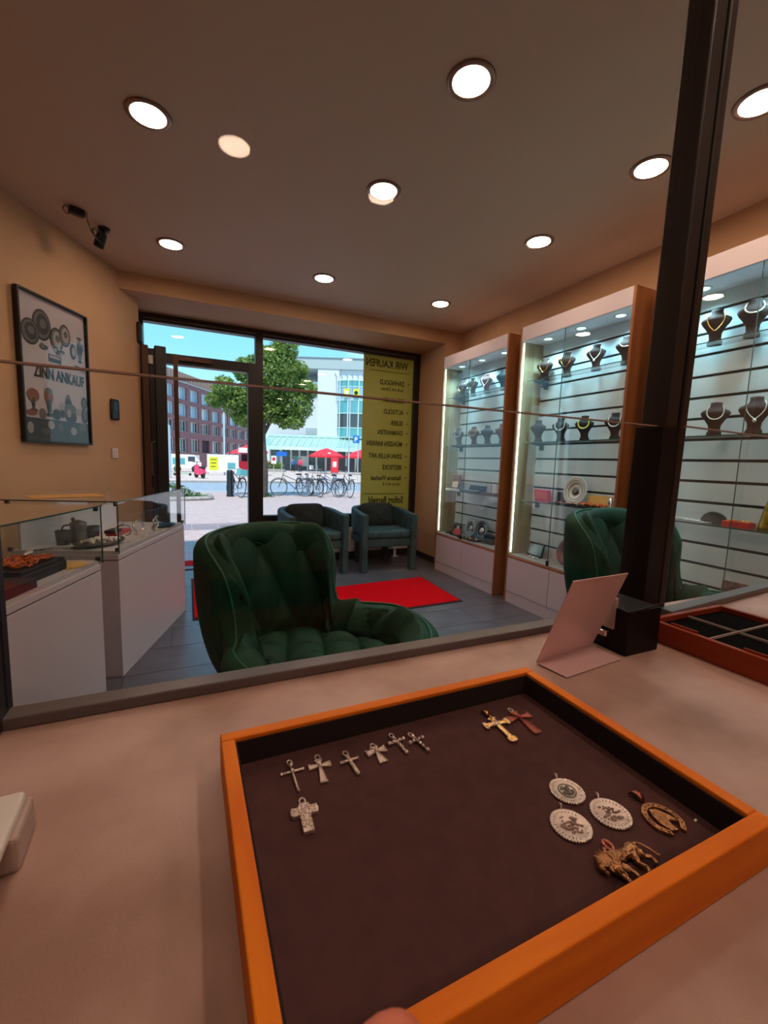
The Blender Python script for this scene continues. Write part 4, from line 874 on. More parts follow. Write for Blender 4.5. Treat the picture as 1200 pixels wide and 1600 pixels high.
def pendant(name, label, cat, x, y, ang, group=None): return thing(name, label, cat, (x, y, FZ), math.radians(ang + 90), group)
def bail(t, y, r=.0024, m='silver', big=1.0):
    MB().tube([(r * math.cos(a * PI / 8), y + r * 1.5 * math.sin(a * PI / 8), .0022) for a in range(16)], .0007 * big, 6, True).build('bail', m, t, True)
def cross(kind, x, y, L, W, ang, label, m='silver', th=.0022, group='small silver crosses in the tray'):
    t = pendant('cross_pendant', label, 'pendant', x, y, ang, group); h = L / 2; cy = h * .28; b = MB(); s = MB(); ty = h * .72; bm = 1.0
    if kind == 'thin':
        b.tube([(0, ty, .0016), (0, -h, .0016)], .0011, 8); b.tube([(-W / 2, cy, .0016), (W / 2, cy, .0016)], .0012, 8)
        for q in (-1, 1): s.ball((q * W / 2, cy, .0016), .0016, 8, 5); s.ball((0, -h, .0016), .0015, 8, 5)
        s.ball((0, cy, .0024), .0022, 8, 5); s.ball((0, ty, .0022), .0022, 8, 5)
    elif kind == 'twist':
        for k in range(18): s.ball((.0003 * (-1) ** k, ty - (ty + h) * k / 17, .0018), (.0019, .0012, .0016), 8, 4)
        for k in range(11): s.ball((-W / 2 + W * k / 10, cy, .0018), (.0011, .0016, .0015), 8, 4)
        b.tube([(0, ty, .0012), (0, -h, .0012)], .001, 6)
    elif kind in ('flare', 'butterfly'):
        for a in range(4):
            l = (h - cy * -1 if False else 0)
            ln = {0: ty - cy, 1: W / 2, 2: cy + h, 3: W / 2}[a]; b.m = Matrix.Translation((0, cy, 0)) @ Matrix.Rotation(-a * PI / 2, 4, 'Z'); s.m = b.m
            wd = W * (.17 if kind == 'flare' else .22)
            b.prism([(-.0010, 0), (.0010, 0), (wd, ln * .9), (wd * .5, ln), (-wd * .5, ln), (-wd, ln * .9)], .0006, .0006 + th * .5)
            s.tube([(-.0008, .001, th * .8), (-wd * .8, ln * .92, th * .8)], .0006, 5); s.tube([(.0008, .001, th * .8), (wd * .8, ln * .92, th * .8)], .0006, 5)
            for q in (-1, 0, 1): s.ball((q * wd * .8, ln * .97, th * .7), .0012 if m == 'silver' else .0009, 8, 4)
        s.m = Matrix.Identity(4); b.m = s.m; s.ball((0, cy, th), .0019, 8, 5)
    elif kind == 'bud':
        b.tube([(0, ty, .0016), (0, -h, .0016)], .0014, 8); b.tube([(-W / 2, cy, .0016), (W / 2, cy, .0016)], .0014, 8)
        for px, py in ((-W / 2, cy), (W / 2, cy), (0, -h), (0, ty)): s.ball((px, py, .002), .0022, 8, 5)
        for k in range(5): s.ball((0, cy + .006 - .004 * k, .0026), .0016, 8, 5)
        s.ball((W * .22, cy, .0026), .0016, 8, 5); s.ball((-W * .22, cy, .0026), .0016, 8, 5)
    elif kind == 'pave':
        q = W * .2
        pts = [(-q, -h), (q, -h), (q, cy - q), (W / 2, cy - q * 1.0), (W / 2 + .001, cy), (W / 2, cy + q), (q, cy + q), (q, ty), (0, ty + .001), (-q, ty), (-q, cy + q), (-W / 2, cy + q), (-W / 2 - .001, cy), (-W / 2, cy - q), (-q, cy - q)]
        b.prism(pts, .0005, .0030)
        random.seed(3)
        for k in range(190):
            px, py = random.uniform(-W / 2, W / 2), random.uniform(-h, ty)
            if (abs(px) < q * .95) or (abs(py - cy) < q * .95): s.ball((px, py, .0032), (.0009, .0009, .0007), 6, 3)
    elif kind == 'latin':
        q = W * .085
        def arm(ln): return [(-q, 0), (-q, ln * .72), (-q * 2.1, ln * .80), (-q * 2.0, ln * .93), (-q * .8, ln), (q * .8, ln), (q * 2.0, ln * .93), (q * 2.1, ln * .80), (q, ln * .72), (q, 0)]
        for a, ln in ((0, ty - cy), (1, W / 2), (2, cy + h), (3, W / 2)):
            b.m = Matrix.Translation((0, cy, 0)) @ Matrix.Rotation(-a * PI / 2, 4, 'Z'); s.m = b.m
            pa = arm(ln); b.prism(pa[::-1], .0006, th); s.tube([(p[0] * .9, p[1], th) for p in pa], .0005, 5)
        s.m = Matrix.Identity(4); s.ball((0, cy, th), (.0028, .0035, .001), 8, 4); b.m = s.m
    b.v and b.build('body', m, t, kind in ('thin', 'bud'))
    s.build('stones', 'silver' if m != 'rose_metal' else m, t, True)
    if kind == 'latin' or L > .05:
        MB().tube([(0, ty + .0012 + .0022 * math.cos(a * PI / 6), .0022 + .0016 * math.sin(a * PI / 6)) for a in range(12)], .0008, 6, True).build('jump_ring', m, t, True)
        bb_ = MB(); vs = []
        for k in range(9):
            a = PI * k / 8; yy = ty + .004 + .0045 * (1 - math.cos(a)) ; zz = .0012 + .0042 * math.sin(a); wd = .0016 + .0022 * k / 8
            vs += [(-wd, yy, zz), (wd, yy, zz)]
        bb_.add(vs, [(2 * k, 2 * k + 1, 2 * k + 3, 2 * k + 2) for k in range(8)]); o = bb_.build('bail', m, t, True)
        mod = o.modifiers.new('thick', 'SOLIDIFY'); mod.thickness = .0007
    else: bail(t, ty + .003 if kind != 'butterfly' else ty + .001, .0022)
    return t
cross('thin', .0775, .335, .036, .0185, -90, 'slim plain silver cross, leftmost of the row of six')
cross('flare', .101, .334, .032, .0190, -95, 'silver cross with flared studded arms, second from left')
cross('twist', .1285, .3305, .029, .0165, -86, 'twisted silver cross, third in the row from left', 'silver')
cross('butterfly', .1555, .334, .025, .0190, -88, 'small openwork silver cross with rounded fan arms, fourth in row')
cross('bud', .1795, .3385, .0275, .0155, -84, 'silver cross with ball ends, fifth in the row')
cross('bud', .1985, .333, .0265, .0150, -80, 'silver cross with ball ends, last at right end of row', 'pewter')
cross('pave', .0765, .290, .031, .0195, -94, 'thick stone-set silver cross lying alone below the row')
cross('latin', .2885, .322, .047, .030, -93, 'larger polished gold cross with bail at upper right of tray', 'gold', .0026, None)
cross('flare', .3195, .323, .046, .030, -91, 'larger rose-coloured openwork cross right of the gold cross', 'rose_metal', .0026, None)
def medal(x, y, r, ang, label, holes):
    t = pendant('medallion', label, 'pendant', x, y, ang, 'round silver medallions')
    b = MB(); b.lathe([(.0001, .0005), (r, .0005), (r * 1.01, .0012), (r, .0019), (r * .93, .0021), (r * .90, .0017), (.0001, .0017)], 48); b.build('disc', 'silver', t, True)
    s = MB()
    for k in range(44): a = k * 2 * PI / 44; s.ball((r * .985 * math.cos(a), r * .985 * math.sin(a), .0014), .00085, 6, 4)
    for k in range(30):
        if holes == 0 and not (3 < k < 28): continue
        a = k * 2 * PI / 30; s.tube([(r * (.72 + .04 * (k % 3)) * math.cos(a), r * .74 * math.sin(a), .0017), (r * .86 * math.cos(a), r * .86 * math.sin(a), .0017)], .0004, 4)
    s.build('milled_rim', 'silver_smooth', t, True)
    c = MB(); random.seed(int(x * 1e4))
    if holes == 1:      # rider-like small dark relief in a ring
        c.tube([(r * .5 * math.cos(a * PI / 16), r * .5 * math.sin(a * PI / 16), .0019) for a in range(32)], .0005, 5, True)
    for k in range(44):
        a = random.random() * 6.28; q = random.random() ** .6 * r * (.34 if holes == 1 else .55); c.ball((q * math.cos(a), q * math.sin(a), .0019), (random.uniform(.0006, .0019), random.uniform(.0005, .0012), .0009), 7, 4)
    c.build('relief', 'pewter' if holes == 1 else 'silver_worn', t, True)
    MB().tube([(.0008 * math.sin(a * PI / 5), r + .0024 + .0026 * math.cos(a * PI / 8), .002 + .0012 * math.sin(a * PI / 8)) for a in range(16)], .0006, 6, True).build('bail', 'silver', t, True)
medal(.284, .232, .0140, -104, 'round silver medallion with small dark rider relief, farthest of three', 1)
medal(.2590, .2055, .0150, -112, 'round silver medallion with worn saint relief, nearest of three', 0)
medal(.2975, .2015, .0150, -108, 'round silver medallion with rayed relief, rightmost of three', 2)
t = pendant('horseshoe_pendant', 'gold horseshoe pendant with small horse head, lower right of tray', 'pendant', .3305, .181, -97)
b = MB(); n = 26; vs = []; fs = []
for i in range(n):
    a = math.radians(-62 + 304 * i / (n - 1)); r1, r2 = (.0115, .0158) if 2 < i < n - 3 else (.0110, .0150)
    c, s = math.cos(a), math.sin(a); vs += [(r1 * c * .9, r1 * s, .0006), (r2 * c * .9, r2 * s, .0006), (r2 * c * .9, r2 * s, .0026), (r1 * c * .9, r1 * s, .0026)]
for i in range(n - 1):
    for j in range(4): fs.append((i * 4 + j, i * 4 + (j + 1) % 4, i * 4 + 4 + (j + 1) % 4, i * 4 + 4 + j))
fs += [(3, 2, 1, 0), tuple((n - 1) * 4 + j for j in range(4))]; b.add(vs, fs); b.build('horseshoe', 'antique_gold', t)
b = MB(); b.prism([(-.003, .010), (.002, .009), (.006, .004), (.0095, -.002), (.0078, -.0045), (.003, -.0015), (.001, -.006), (.002, -.011), (-.004, -.010), (-.0065, -.003), (-.006, .004)], .0008, .0026); b.build('horse_head', 'antique_gold', t)
b = MB(); [b.ball((.0136 * .9 * math.cos(math.radians(a)), .0136 * math.sin(math.radians(a)), .0027), .0006, 6, 4) for a in range(-50, 240, 20)]; b.build('nail_holes', 'antique_dark', t, True)
b = MB(); vs = []
for k in range(9):
    a = PI * k / 8; wd = .0016 + .0028 * k / 8; vs += [(-wd, .018 + .0055 * (1 - math.cos(a)), .0012 + .0046 * math.sin(a)), (wd, .018 + .0055 * (1 - math.cos(a)), .0012 + .0046 * math.sin(a))]
o = b.add(vs, [(2 * k, 2 * k + 1, 2 * k + 3, 2 * k + 2) for k in range(8)]).build('bail', 'rose_metal', t, True); o.modifiers.new('thick', 'SOLIDIFY').thickness = .0008
# lion
t = thing('lion_pendant', 'cast gold-coloured lion pendant walking, at the tray near corner', 'pendant', (.268, .168, FZ))
b = MB(); Zl = .0042
b.ball((-.012, .0035, Zl), (.0070, .0072, .0042), 14, 8); b.ball((-.0175, .0045, Zl + .0004), (.0040, .0042, .0036)); b.ball((-.0200, .0015, Zl), (.0024, .0030, .0024)); b.ball((-.0195, -.0022, Zl - .0006), (.0016, .0018, .0016)); b.ball((-.011, -.002, Zl), (.0050, .0052, .0036))
b.ball((-.0185, .0086, Zl + .001), (.0014, .0014, .0014)); b.ball((-.0150, .0098, Zl + .001), (.0014, .0014, .0014))
b.tube([(-.012, .003, Zl), (-.003, .0035, Zl), (.005, .0030, Zl), (.012, .0035, Zl)], [.0060, .0042, .0034, .0046], 10); b.ball((.0122, .0038, Zl), (.0050, .0052, .0036))
for L_ in (([(-.011, -.003, Zl), (-.0105, -.010, .0034), (-.0118, -.0165, .003), (-.0140, -.0178, .0028)], [.0026, .0017, .0013, .0014]), ([(-.007, -.001, Zl), (-.0025, -.0075, .0034), (-.0020, -.0125, .003), (-.0045, -.0138, .0028)], [.0024, .0016, .0012, .0013]),
           ([(.010, .001, Zl), (.0075, -.005, .0034), (.0100, -.0095, .003), (.0078, -.0122, .0028)], [.0028, .0017, .0012, .0013]), ([(.0135, .002, Zl), (.0165, -.003, .0034), (.0205, -.0060, .003), (.0190, -.0100, .0028)], [.0028, .0017, .0012, .0013]),
           ([(.0155, .006, Zl), (.0215, .0060, .0034), (.0250, .0005, .003), (.0268, -.0070, .0028)], [.0012, .0009, .0008, .0014])): b.tube(cr(L_[0], 3), [L_[1][min(len(L_[1]) - 1, int(i / 3))] for i in range(10)], 8)
random.seed(5)
for k in range(60): a = random.random() * 6.28; q = random.random() ** .5 * .0074; b.tube([(-.012 + q * math.cos(a), .0025 + q * math.sin(a), Zl + .0036), (-.012 + (q + .0024) * math.cos(a) + .0008, .0015 + (q + .0024) * math.sin(a), Zl + .0026)], [.0009, .0005], 5)
o = b.build('body', 'antique_gold', t, True); md = o.modifiers.new('join', 'REMESH'); md.mode = 'VOXEL'; md.voxel_size = .00036; md.use_smooth_shade = True
b = MB(); b.tube([(-.0005 + .0016 * math.cos(a * PI / 8), .0125 + .0042 * math.sin(a * PI / 8), .0035 + .001 * math.cos(a * PI / 8)) for a in range(16)], .0013, 8, True, flat=1.0); b.build('bail', 'rose_metal', t, True)
tag(MB().rbox(-.0018, .0018, -.0008, .0008, 0, .0012, .0003, 1).build('paper_scrap', 'plate_white', None, loc=(.3545, .1715, FZ), rot=(0, 0, .2)), 'tiny white scrap on felt near the right tray corner', 'scrap')

# bent display stand, black box, second tray, desk device
t = thing('display_stand', 'bent pinkish-white metal stand behind the tray', 'stand')
A, B_, Cc, Dd = Vector((.448, .435, .8712)), Vector((.578, .450, .8712)), Vector((.577, .399, .8712)), Vector((.455, .388, .8712))
TL, TR = Vector((.453, .388, 1.004)), Vector((.583, .405, 1.0))
def slab(P, n, th, name, m, par):
    n = n.normalized() * th; b = MB(); b.add([tuple(p) for p in P] + [tuple(p + n) for p in P], [(0, 1, 2, 3), (7, 6, 5, 4), (0, 4, 5, 1), (1, 5, 6, 2), (2, 6, 7, 3), (3, 7, 4, 0)])
    o = b.build(name, m, par); bv = o.modifiers.new('bevel', 'BEVEL'); bv.width = .0008; bv.segments = 2; return o
slab([Dd, Cc, B_, A], Vector((0, 0, 1)), .0016, 'base_plate', 'stand_metal', t)
nn = (B_ - A).cross(TL - A); slab([A + Vector((0, 0, .0008)), B_ + Vector((0, 0, .0008)), TR, TL], -nn if nn.y < 0 else nn, .0016, 'back_plate', 'stand_metal', t)
cl = MB(); cl.rbox(.588, .597, .425, .455, .905, .955, .002); cl.build('clip', 'grey_plastic', t, rot=(0, 0, 0)); MB().rbox(.580, .590, .43, .45, .893, .902, .002).build('screw', 'silver_smooth', t)
t = thing('black_box', 'small black open-topped box at the foot of the post', 'box')
bx0, bx1, by0, by1 = .592, .668, .404, .485
MB().rbox(bx0, bx1, by0, by1, CZ, .940, .002).build('body', 'black_gloss', t)
MB().tube(cr([(bx0, by0 - .001, .9405), ((bx0 + bx1) / 2, by0 - .001, .9425), (bx1, by0 - .001, .946)], 5), .0016, 6).build('rim', 'black_plastic', t, True)
t = thing('divided_tray', 'reddish wooden tray with black divided compartments, at right edge', 'tray')
x0, x1, y0, y1, zr, w_ = .697, .905, .17, .445, .904, .009
for bx in ((x0, x1, y1 - w_, y1), (x0, x1, y0, y0 + w_), (x0, x0 + w_, y0 + w_, y1 - w_), (x1 - w_, x1, y0 + w_, y1 - w_)): MB().rbox(*bx, CZ, zr, .0012).build('rail', 'tray_wood_shaded', t)
MB().box(x0 + w_, x1 - w_, y0 + w_, y1 - w_, CZ + .002, .895).build('insert', 'insert_black', t)
MB().box(.7965, .7983, y0 + w_, y1 - w_, .895, .8985).build('divider', 'grey_plastic', t)
for yy in (.265, .36): MB().box(x0 + w_, .7965, yy, yy + .0018, .895, .8985).build('divider', 'grey_plastic', t); MB().box(.7983, x1 - w_, yy, yy + .0018, .895, .8985).build('divider', 'grey_plastic', t)
for yy in (.29, .39): MB().rbox(x0 + .0075, x0 + .0105, yy - .020, yy + .020, .893, .9075, .001).build('finger_tab', 'tray_wood_shaded', t)
t = thing('card_terminal', 'white desk device with dark display at left edge of counter', 'device', (-.112, .369, CZ), .04)
MB().rbox(-.135, 0, -.15, 0, .024, .033, .003, 3).build('housing', 'white_plastic', t, True)
MB().rbox(-.133, .004, -.040, .002, 0.001, .026, .003).build('rear_block', 'grey_plastic', t)
MB().rbox(-.118, -.016, -.066, -.018, .0325, .0342, .001).build('screen_bezel', 'grey_plastic', t); MB().rbox(-.112, -.022, -.058, -.026, .034, .0348, .0003).build('display', 'lcd_green', t)
for i in range(3):
    for j in range(4): MB().rbox(-.11 + j * .026, -.09 + j * .026, -.13 + i * .022, -.115 + i * .022, .032, .0355, .001).build('key', 'grey_plastic', t)
for x in (-.12, -.015):
    for y in (-.14, -.10): MB().lathe([(.001, 0), (.005, 0), (.005, .025), (.001, .025)], 10, (x, y, 0)).build('foot', 'blackish', t)

# the photographer's hand: only one fingertip reaches into the frame
def skin_mesh(name, verts, edges, radii, m, parent, lv=2):
    me = bpy.data.meshes.new(name); me.from_pydata([tuple(v) for v in verts], edges, []); me.materials.append(M[m]); o = put(name, me, parent)
    md = o.modifiers.new('skin', 'SKIN'); md.use_smooth_shade = True
    if not me.skin_vertices: bpy.context.view_layer.objects.active = o
    sv = me.skin_vertices[0].data if me.skin_vertices else None
    if sv:
        for i, r_ in enumerate(radii): sv[i].radius = (r_, r_) if not isinstance(r_, tuple) else r_
        sv[0].use_root = True
    ss = o.modifiers.new('sub', 'SUBSURF'); ss.levels = lv; ss.render_levels = lv
    return o
HB = Vector((.0285, .0600, 1.0494))
hv = [(0, 0, 0), (0, -.020, -.002), (-.002, -.045, -.010), (-.004, -.072, -.024)]
t = thing('hand', 'blurred fingertip of the photographer at the bottom edge of the picture', 'hand', tuple(HB))
vs = list(hv); es = [(0, 1), (1, 2), (2, 3)]; rd_ = [.0084, .0092, .0092, .010]
palm = [(-.004, -.10, -.038), (-.002, -.135, -.05), (0, -.17, -.06)]; i0 = len(vs); vs += palm; es += [(3, i0), (i0, i0 + 1), (i0 + 1, i0 + 2)]; rd_ += [(.034, .013), (.036, .016), (.026, .022)]
for k, (dx, ln) in enumerate(((.019, .9), (.037, .8), (-.02, .96))):
    i1 = len(vs); vs += [(dx - .004, -.072, -.030), (dx, -.055, -.046), (dx, -.062, -.066), (dx, -.080, -.070)]; es += [(i0, i1), (i1, i1 + 1), (i1 + 1, i1 + 2), (i1 + 2, i1 + 3)]; rd_ += [.0098, .0090, .0084, .0070]
i1 = len(vs); vs += [(-.042, -.125, -.040), (-.058, -.098, -.030), (-.060, -.072, -.022)]; es += [(i0 + 1, i1), (i1, i1 + 1), (i1 + 1, i1 + 2)]; rd_ += [.014, .0105, .008]
try:
    hand = skin_mesh('skin', vs, es, rd_, 'skin', t)
except Exception as ex: print('hand', ex)

# ================================================================== OUTSIDE: GROUND
GZ = lambda y: -.02 - .0095 * (y - 4.8)
def strip(name, ya, yb, m, x0=-60, x1=90, dz=0.0, th=.25):
    b = MB(); b.add([(x0, ya, GZ(ya) + dz), (x1, ya, GZ(ya) + dz), (x1, yb, GZ(yb) + dz), (x0, yb, GZ(yb) + dz), (x0, ya, GZ(ya) + dz - th), (x1, ya, GZ(ya) + dz - th), (x1, yb, GZ(yb) + dz - th), (x0, yb, GZ(yb) + dz - th)], [(0, 1, 2, 3), (7, 6, 5, 4), (0, 4, 5, 1), (1, 5, 6, 2), (2, 6, 7, 3), (3, 7, 4, 0)])
    o = b.build(name, m); o['kind'] = 'structure'; return o
strip('floor_pavement', 4.86, 16.6, 'paving')
strip('trim_kerb', 16.6, 16.8, 'kerb_stone', dz=.002)
strip('floor_road', 16.8, 25.4, 'asphalt', dz=-.08)
strip('trim_kerb_far', 25.4, 25.6, 'kerb_stone', dz=.02)
strip('floor_square', 25.6, 160, 'far_paving', dz=0)
b = MB(); ya, yb = 18.2, 18.35
b.add([(-60, ya, GZ(ya) - .077), (90, ya, GZ(ya) - .077), (90, yb, GZ(yb) - .077), (-60, yb, GZ(yb) - .077)], [(0, 1, 2, 3)]); tag(b.build('trim_lane', 'road_line'), None, None, None, 'structure')
t = thing('drainage_band', 'band of paler paving with a dark slotted drain outside the door', 'drain')
g = lambda x0, x1, y0, y1, h=.004: MB().add([(x0, y0, GZ(y0) + h), (x1, y0, GZ(y0) + h), (x1, y1, GZ(y1) + h), (x0, y1, GZ(y1) + h), (x0, y0, GZ(y0) - .02), (x1, y0, GZ(y0) - .02), (x1, y1, GZ(y1) - .02), (x0, y1, GZ(y1) - .02)], [(0, 1, 2, 3), (7, 6, 5, 4), (0, 4, 5, 1), (1, 5, 6, 2), (2, 6, 7, 3), (3, 7, 4, 0)])
for i in range(8): g(-1.2 + i * .42, -.79 + i * .42, 7.5, 8.2, .003 + .001 * (i % 3)).build('slab', 'drain_grey', t)
for i in range(7): g(.50 + i * .035, .52 + i * .035, 7.78, 7.86, .007).build('slot', 'dark_gap', t)
t = thing('door_mat', 'red mat lying outside on the doorstep', 'rug'); g(-.06, .56, 4.88, 5.14, .012).build('pile', 'rug_red', t)

# ---- tree builder
def leaves(b, c, r, n, s, seed=0):
    random.seed(seed)
    for k in range(n):
        a = random.random() * 6.283; z = random.uniform(-1, 1); q = random.random() ** .33; w = math.sqrt(1 - z * z)
        p = Vector((c[0] + r[0] * q * w * math.cos(a), c[1] + r[1] * q * w * math.sin(a), c[2] + r[2] * q * z))
        e = Euler((random.uniform(-1, 1), random.uniform(-1, 1), random.random() * 6.3)).to_matrix(); sc = s * random.uniform(.6, 1.2)
        pts = [p + e @ Vector(v) * sc for v in ((-.5, 0, 0), (-.15, -.35, .05), (.5, 0, 0), (-.15, .35, .05))]
        b.add([tuple(v) for v in pts], [(0, 1, 2, 3)])
def tree(x, y, label, blobs, trunk_h, tr, n, s, m='leaf', seed=1, group=None, branches=()):
    z0 = GZ(y); t = thing('tree', label, 'tree', (x, y, z0), 0, group)
    MB().tube(cr([(0, 0, -.05), (.02, 0, trunk_h * .4), (-.03, .02, trunk_h * .8), (0, 0, trunk_h * 1.15)], 4), [tr * (1.15 - .4 * i / 12) for i in range(13)], 10).build('trunk', 'bark', t, True)
    for q in branches: MB().tube(cr([(0, 0, trunk_h * .85), tuple(Vector(q) * .5 + Vector((0, 0, trunk_h * .5))), q], 4), [tr * (.5 - .045 * i) for i in range(9)], 7).build('branch', 'bark', t, True)
    b = MB()
    tv = sum(r[0] * r[1] * r[2] for c, r in blobs)
    for i, (c, r) in enumerate(blobs): leaves(b, c, r, int(n * (r[0] * r[1] * r[2]) ** .8 / tv ** .8), s, seed + i)
    b.build('foliage', m, t)['kind'] = 'stuff'
    return t
tree(2.24, 14.35, 'green street tree by the parked bicycles, behind the window mullion',
     [((.45, 0, 3.9), (.75, .8, .95)), ((-.75, .1, 2.95), (.55, .6, .50)), ((-1.15, 0, 3.35), (.38, .5, .38)), ((.9, .1, 3.0), (.80, .7, .60)), ((.65, 0, 4.75), (.50, .5, .42)), ((-.55, 0, 3.95), (.36, .4, .40)), ((-.15, 0, 3.3), (.6, .6, .6)), ((1.35, 0, 3.55), (.42, .5, .38)), ((.85, -.1, 2.45), (.50, .5, .24)), ((-.45, 0, 2.45), (.50, .5, .26)), ((.2, 0, 2.75), (.6, .6, .4)), ((1.15, 0, 4.15), (.34, .4, .3)), ((-1.45, 0, 2.95), (.28, .3, .24)), ((.1, 0, 4.45), (.34, .4, .3)), ((-.25, 0, 4.25), (.25, .3, .22))],
     2.3, .14, 9500, .13, 'leaf', 3, None, ((-.9, 0, 3.2), (.9, .1, 3.3), (.3, 0, 4.2)))
tree(-2.9, 12.6, 'tree at far left, seen above the open door', [((.75, 0, 4.55), (.62, .5, .75)), ((.45, 0, 3.95), (.6, .5, .5)), ((.0, 0, 4.9), (.9, .7, .9))], 3.4, .12, 3000, .12, 'leaf_dark', 9, None, ((.6, 0, 4.4),))
# planting island with kerb
t = thing('planted_island', 'low kerbed grass island with bushes outside the door, left', 'planter', (0, 0, 0))
pts = cr([(-2.2, 13.0, 0), (0.30, 13.1, 0), (.62, 13.9, 0), (.30, 14.6, 0), (-2.2, 14.8, 0)], 5, True)
pts = [(p.x, p.y, GZ(p.y) + .05) for p in pts]
kb = MB().tube(pts, .07, 6, True).build('kerb', 'kerb_stone', t)
b = MB(); b.add([(p[0], p[1], GZ(p[1]) + .06) for p in pts], [list(range(len(pts)))]); b.build('soil', 'leaf_dark', t)
b = MB(); leaves(b, (-.9, 13.9, .10), (1.0, .6, .28), 1500, .10, 21); leaves(b, (-.1, 13.9, .0), (.5, .4, .12), 300, .07, 22); b.build('bushes', 'leaf_dark', t)['kind'] = 'stuff'
t = thing('tree_grass', 'tuft of grass around the street tree foot', 'grass', kind='stuff'); t['kind'] = 'stuff'
b = MB(); leaves(b, (2.24, 14.3, GZ(14.3) + .02), (.4, .3, .07), 200, .08, 30); b.build('blades', 'leaf_dark', t)

# ---- bicycles
def bicycle(label, x, y, rz, col='bike_black', lean=.08, s=.86, crate=False, group='bicycles parked outside'):
    t = thing('bicycle', label, 'bicycle', (x, y, GZ(y)), rz, group); t.rotation_euler = (lean, 0, rz); t.scale = (s,) * 3
    for wx in (-.53, .53):
        b = MB(); b.m = Matrix.Translation((wx, 0, .35)); b.tube([(.335 * math.cos(a * PI / 16), 0, .335 * math.sin(a * PI / 16)) for a in range(32)], .017, 6, True)
        w = b.build('wheel', 'tyre', t, True)
        c = MB(); c.m = b.m
        for k in range(14): a = k * 2 * PI / 14; c.tube([(0, .02 * (-1) ** k, 0), (.32 * math.cos(a), 0, .32 * math.sin(a))], .0025, 3, cap=False)
        c.lathe([(.001, -.04), (.022, -.04), (.022, .04), (.001, .04)], 8, (0, 0, 0), 'y'); c.tube([(.318 * math.cos(a * PI / 16), 0, .318 * math.sin(a * PI / 16)) for a in range(32)], .008, 4, True)
        c.build('spokes', 'rim_light', w)['kind'] = 'stuff'
        MB().tube([(wx + .375 * math.cos(a), 0, .35 + .375 * math.sin(a)) for a in [PI * (.15 + .75 * k / 10) for k in range(11)]], .012, 5).build('mudguard', col, t, True)
    b = MB()
    for p in ([(-.53, 0, .35), (-.14, 0, .30), (-.24, 0, .82)], [(-.53, 0, .35), (-.22, 0, .74)], [(-.14, 0, .30), (.36, 0, .74)], [(-.22, 0, .62), (.35, 0, .84)], [(.34, 0, .92), (.42, 0, .66), (.53, 0, .35)]): b.tube(p, .015, 6)
    b.build('frame', col, t, True)
    MB().tube(cr([(.28, -.28, .98), (.33, -.20, 1.02), (.34, 0, .98), (.33, .20, 1.02), (.28, .28, .98)], 4), .012, 6).build('handlebar', 'rim_light', t, True)
    b = MB(); b.ball((-.27, 0, .89), (.14, .07, .035), 10, 6); b.build('saddle', 'blackish', t, True)
    b = MB(); b.tube([(-.72, -.06, .74), (-.30, -.06, .74)], .008, 4); b.tube([(-.72, .06, .74), (-.30, .06, .74)], .008, 4); b.tube([(-.72, -.06, .74), (-.72, .06, .74)], .008, 4); b.tube([(-.68, .06, .74), (-.53, .03, .36)], .007, 4); b.build('carrier', col, t)
    MB().tube([(-.14, .07, .30), (-.08, .10, .16)], .010, 5).rbox(-.13, -.03, .09, .15, .14, .165, .004).build('pedal', 'blackish', t)
    if crate:
        MB().rbox(-.70, -.34, -.18, .18, .77, .98, .01).build('crate', 'window_teal', t)
    return t
bicycle('black bicycle with turquoise crate leaning on a dark bollard', 1.38, 14.45, 1.85, 'bike_black', .12, .90, True)
bicycle('bicycle parked side-on beside the tree, large wheel to the left', 3.22, 14.5, 2.75, 'bike_black', .05, .84)
bicycle('silver bicycle nose-on, middle of the group right of the tree', 3.78, 14.95, 1.75, 'bike_grey', -.06, .84)
bicycle('dark bicycle nose-on at the right of the first group', 3.96, 14.3, 1.70, 'bike_black', .04, .82)
bicycle('bicycle angled at the left of the second group, by the banner', 4.36, 14.2, 2.35, 'bike_black', .10, .84)
bicycle('blue bicycle in the middle of the second group', 4.72, 14.9, 1.95, 'bike_blue', -.05, .84)
bicycle('dark bicycle nose-on nearest the yellow banner', 4.98, 14.1, 1.60, 'bike_black', .12, .86)
def post(name, x, y, h, r_, m, label, cat='post', cap=True):
    t = thing(name, label, cat, (x, y, GZ(y))); MB().lathe([(r_ * 1.15, -.03), (r_ * 1.15, .04), (r_, .06), (r_, h - .05), (r_ * .7, h), (.001, h)], 12).build('shaft', m, t, True); return t
post('bollard', 1.24, 14.5, .85, .10, 'black_frame', 'thick dark bollard beside the crate bicycle', 'bollard')
post('bike_stand', 3.78, 14.55, .8, .03, 'bike_grey', 'thin metal post between bicycles of the first group')
post('bike_stand', 4.72, 14.35, .8, .03, 'bike_grey', 'thin metal post between bicycles of the second group')
post('pillar', -1.02, 29.3, 3.2, .16, 'rim_light', 'pale grey pillar across the road, seen left of the door', 'pillar')
lp = post('street_lamp', 2.73, 36.6, 5.2, .07, 'rim_light', 'pale street lamp pole in front of the brick building', 'street lamp')
MB().rbox(-.15, .45, -.08, .08, 5.15, 5.25, .03).build('lamp_head', 'rim_light', lp)
lp = post('street_lamp', 13.2, 36.5, 7.0, .06, 'rim_light', 'thin pale pole in front of the white building', 'street lamp')
MB().rbox(-.4, .15, -.08, .08, 6.95, 7.05, .03).build('lamp_head', 'rim_light', lp)
ps = post('parking_sign', 10.95, 28.4, 3.2, .035, 'rim_light', 'blue parking sign with white P beside the yellow banner', 'sign')
MB().rbox(-.42, .06, -.05, -.03, 2.62, 3.15, .01).build('panel', 'blue_sign', ps)
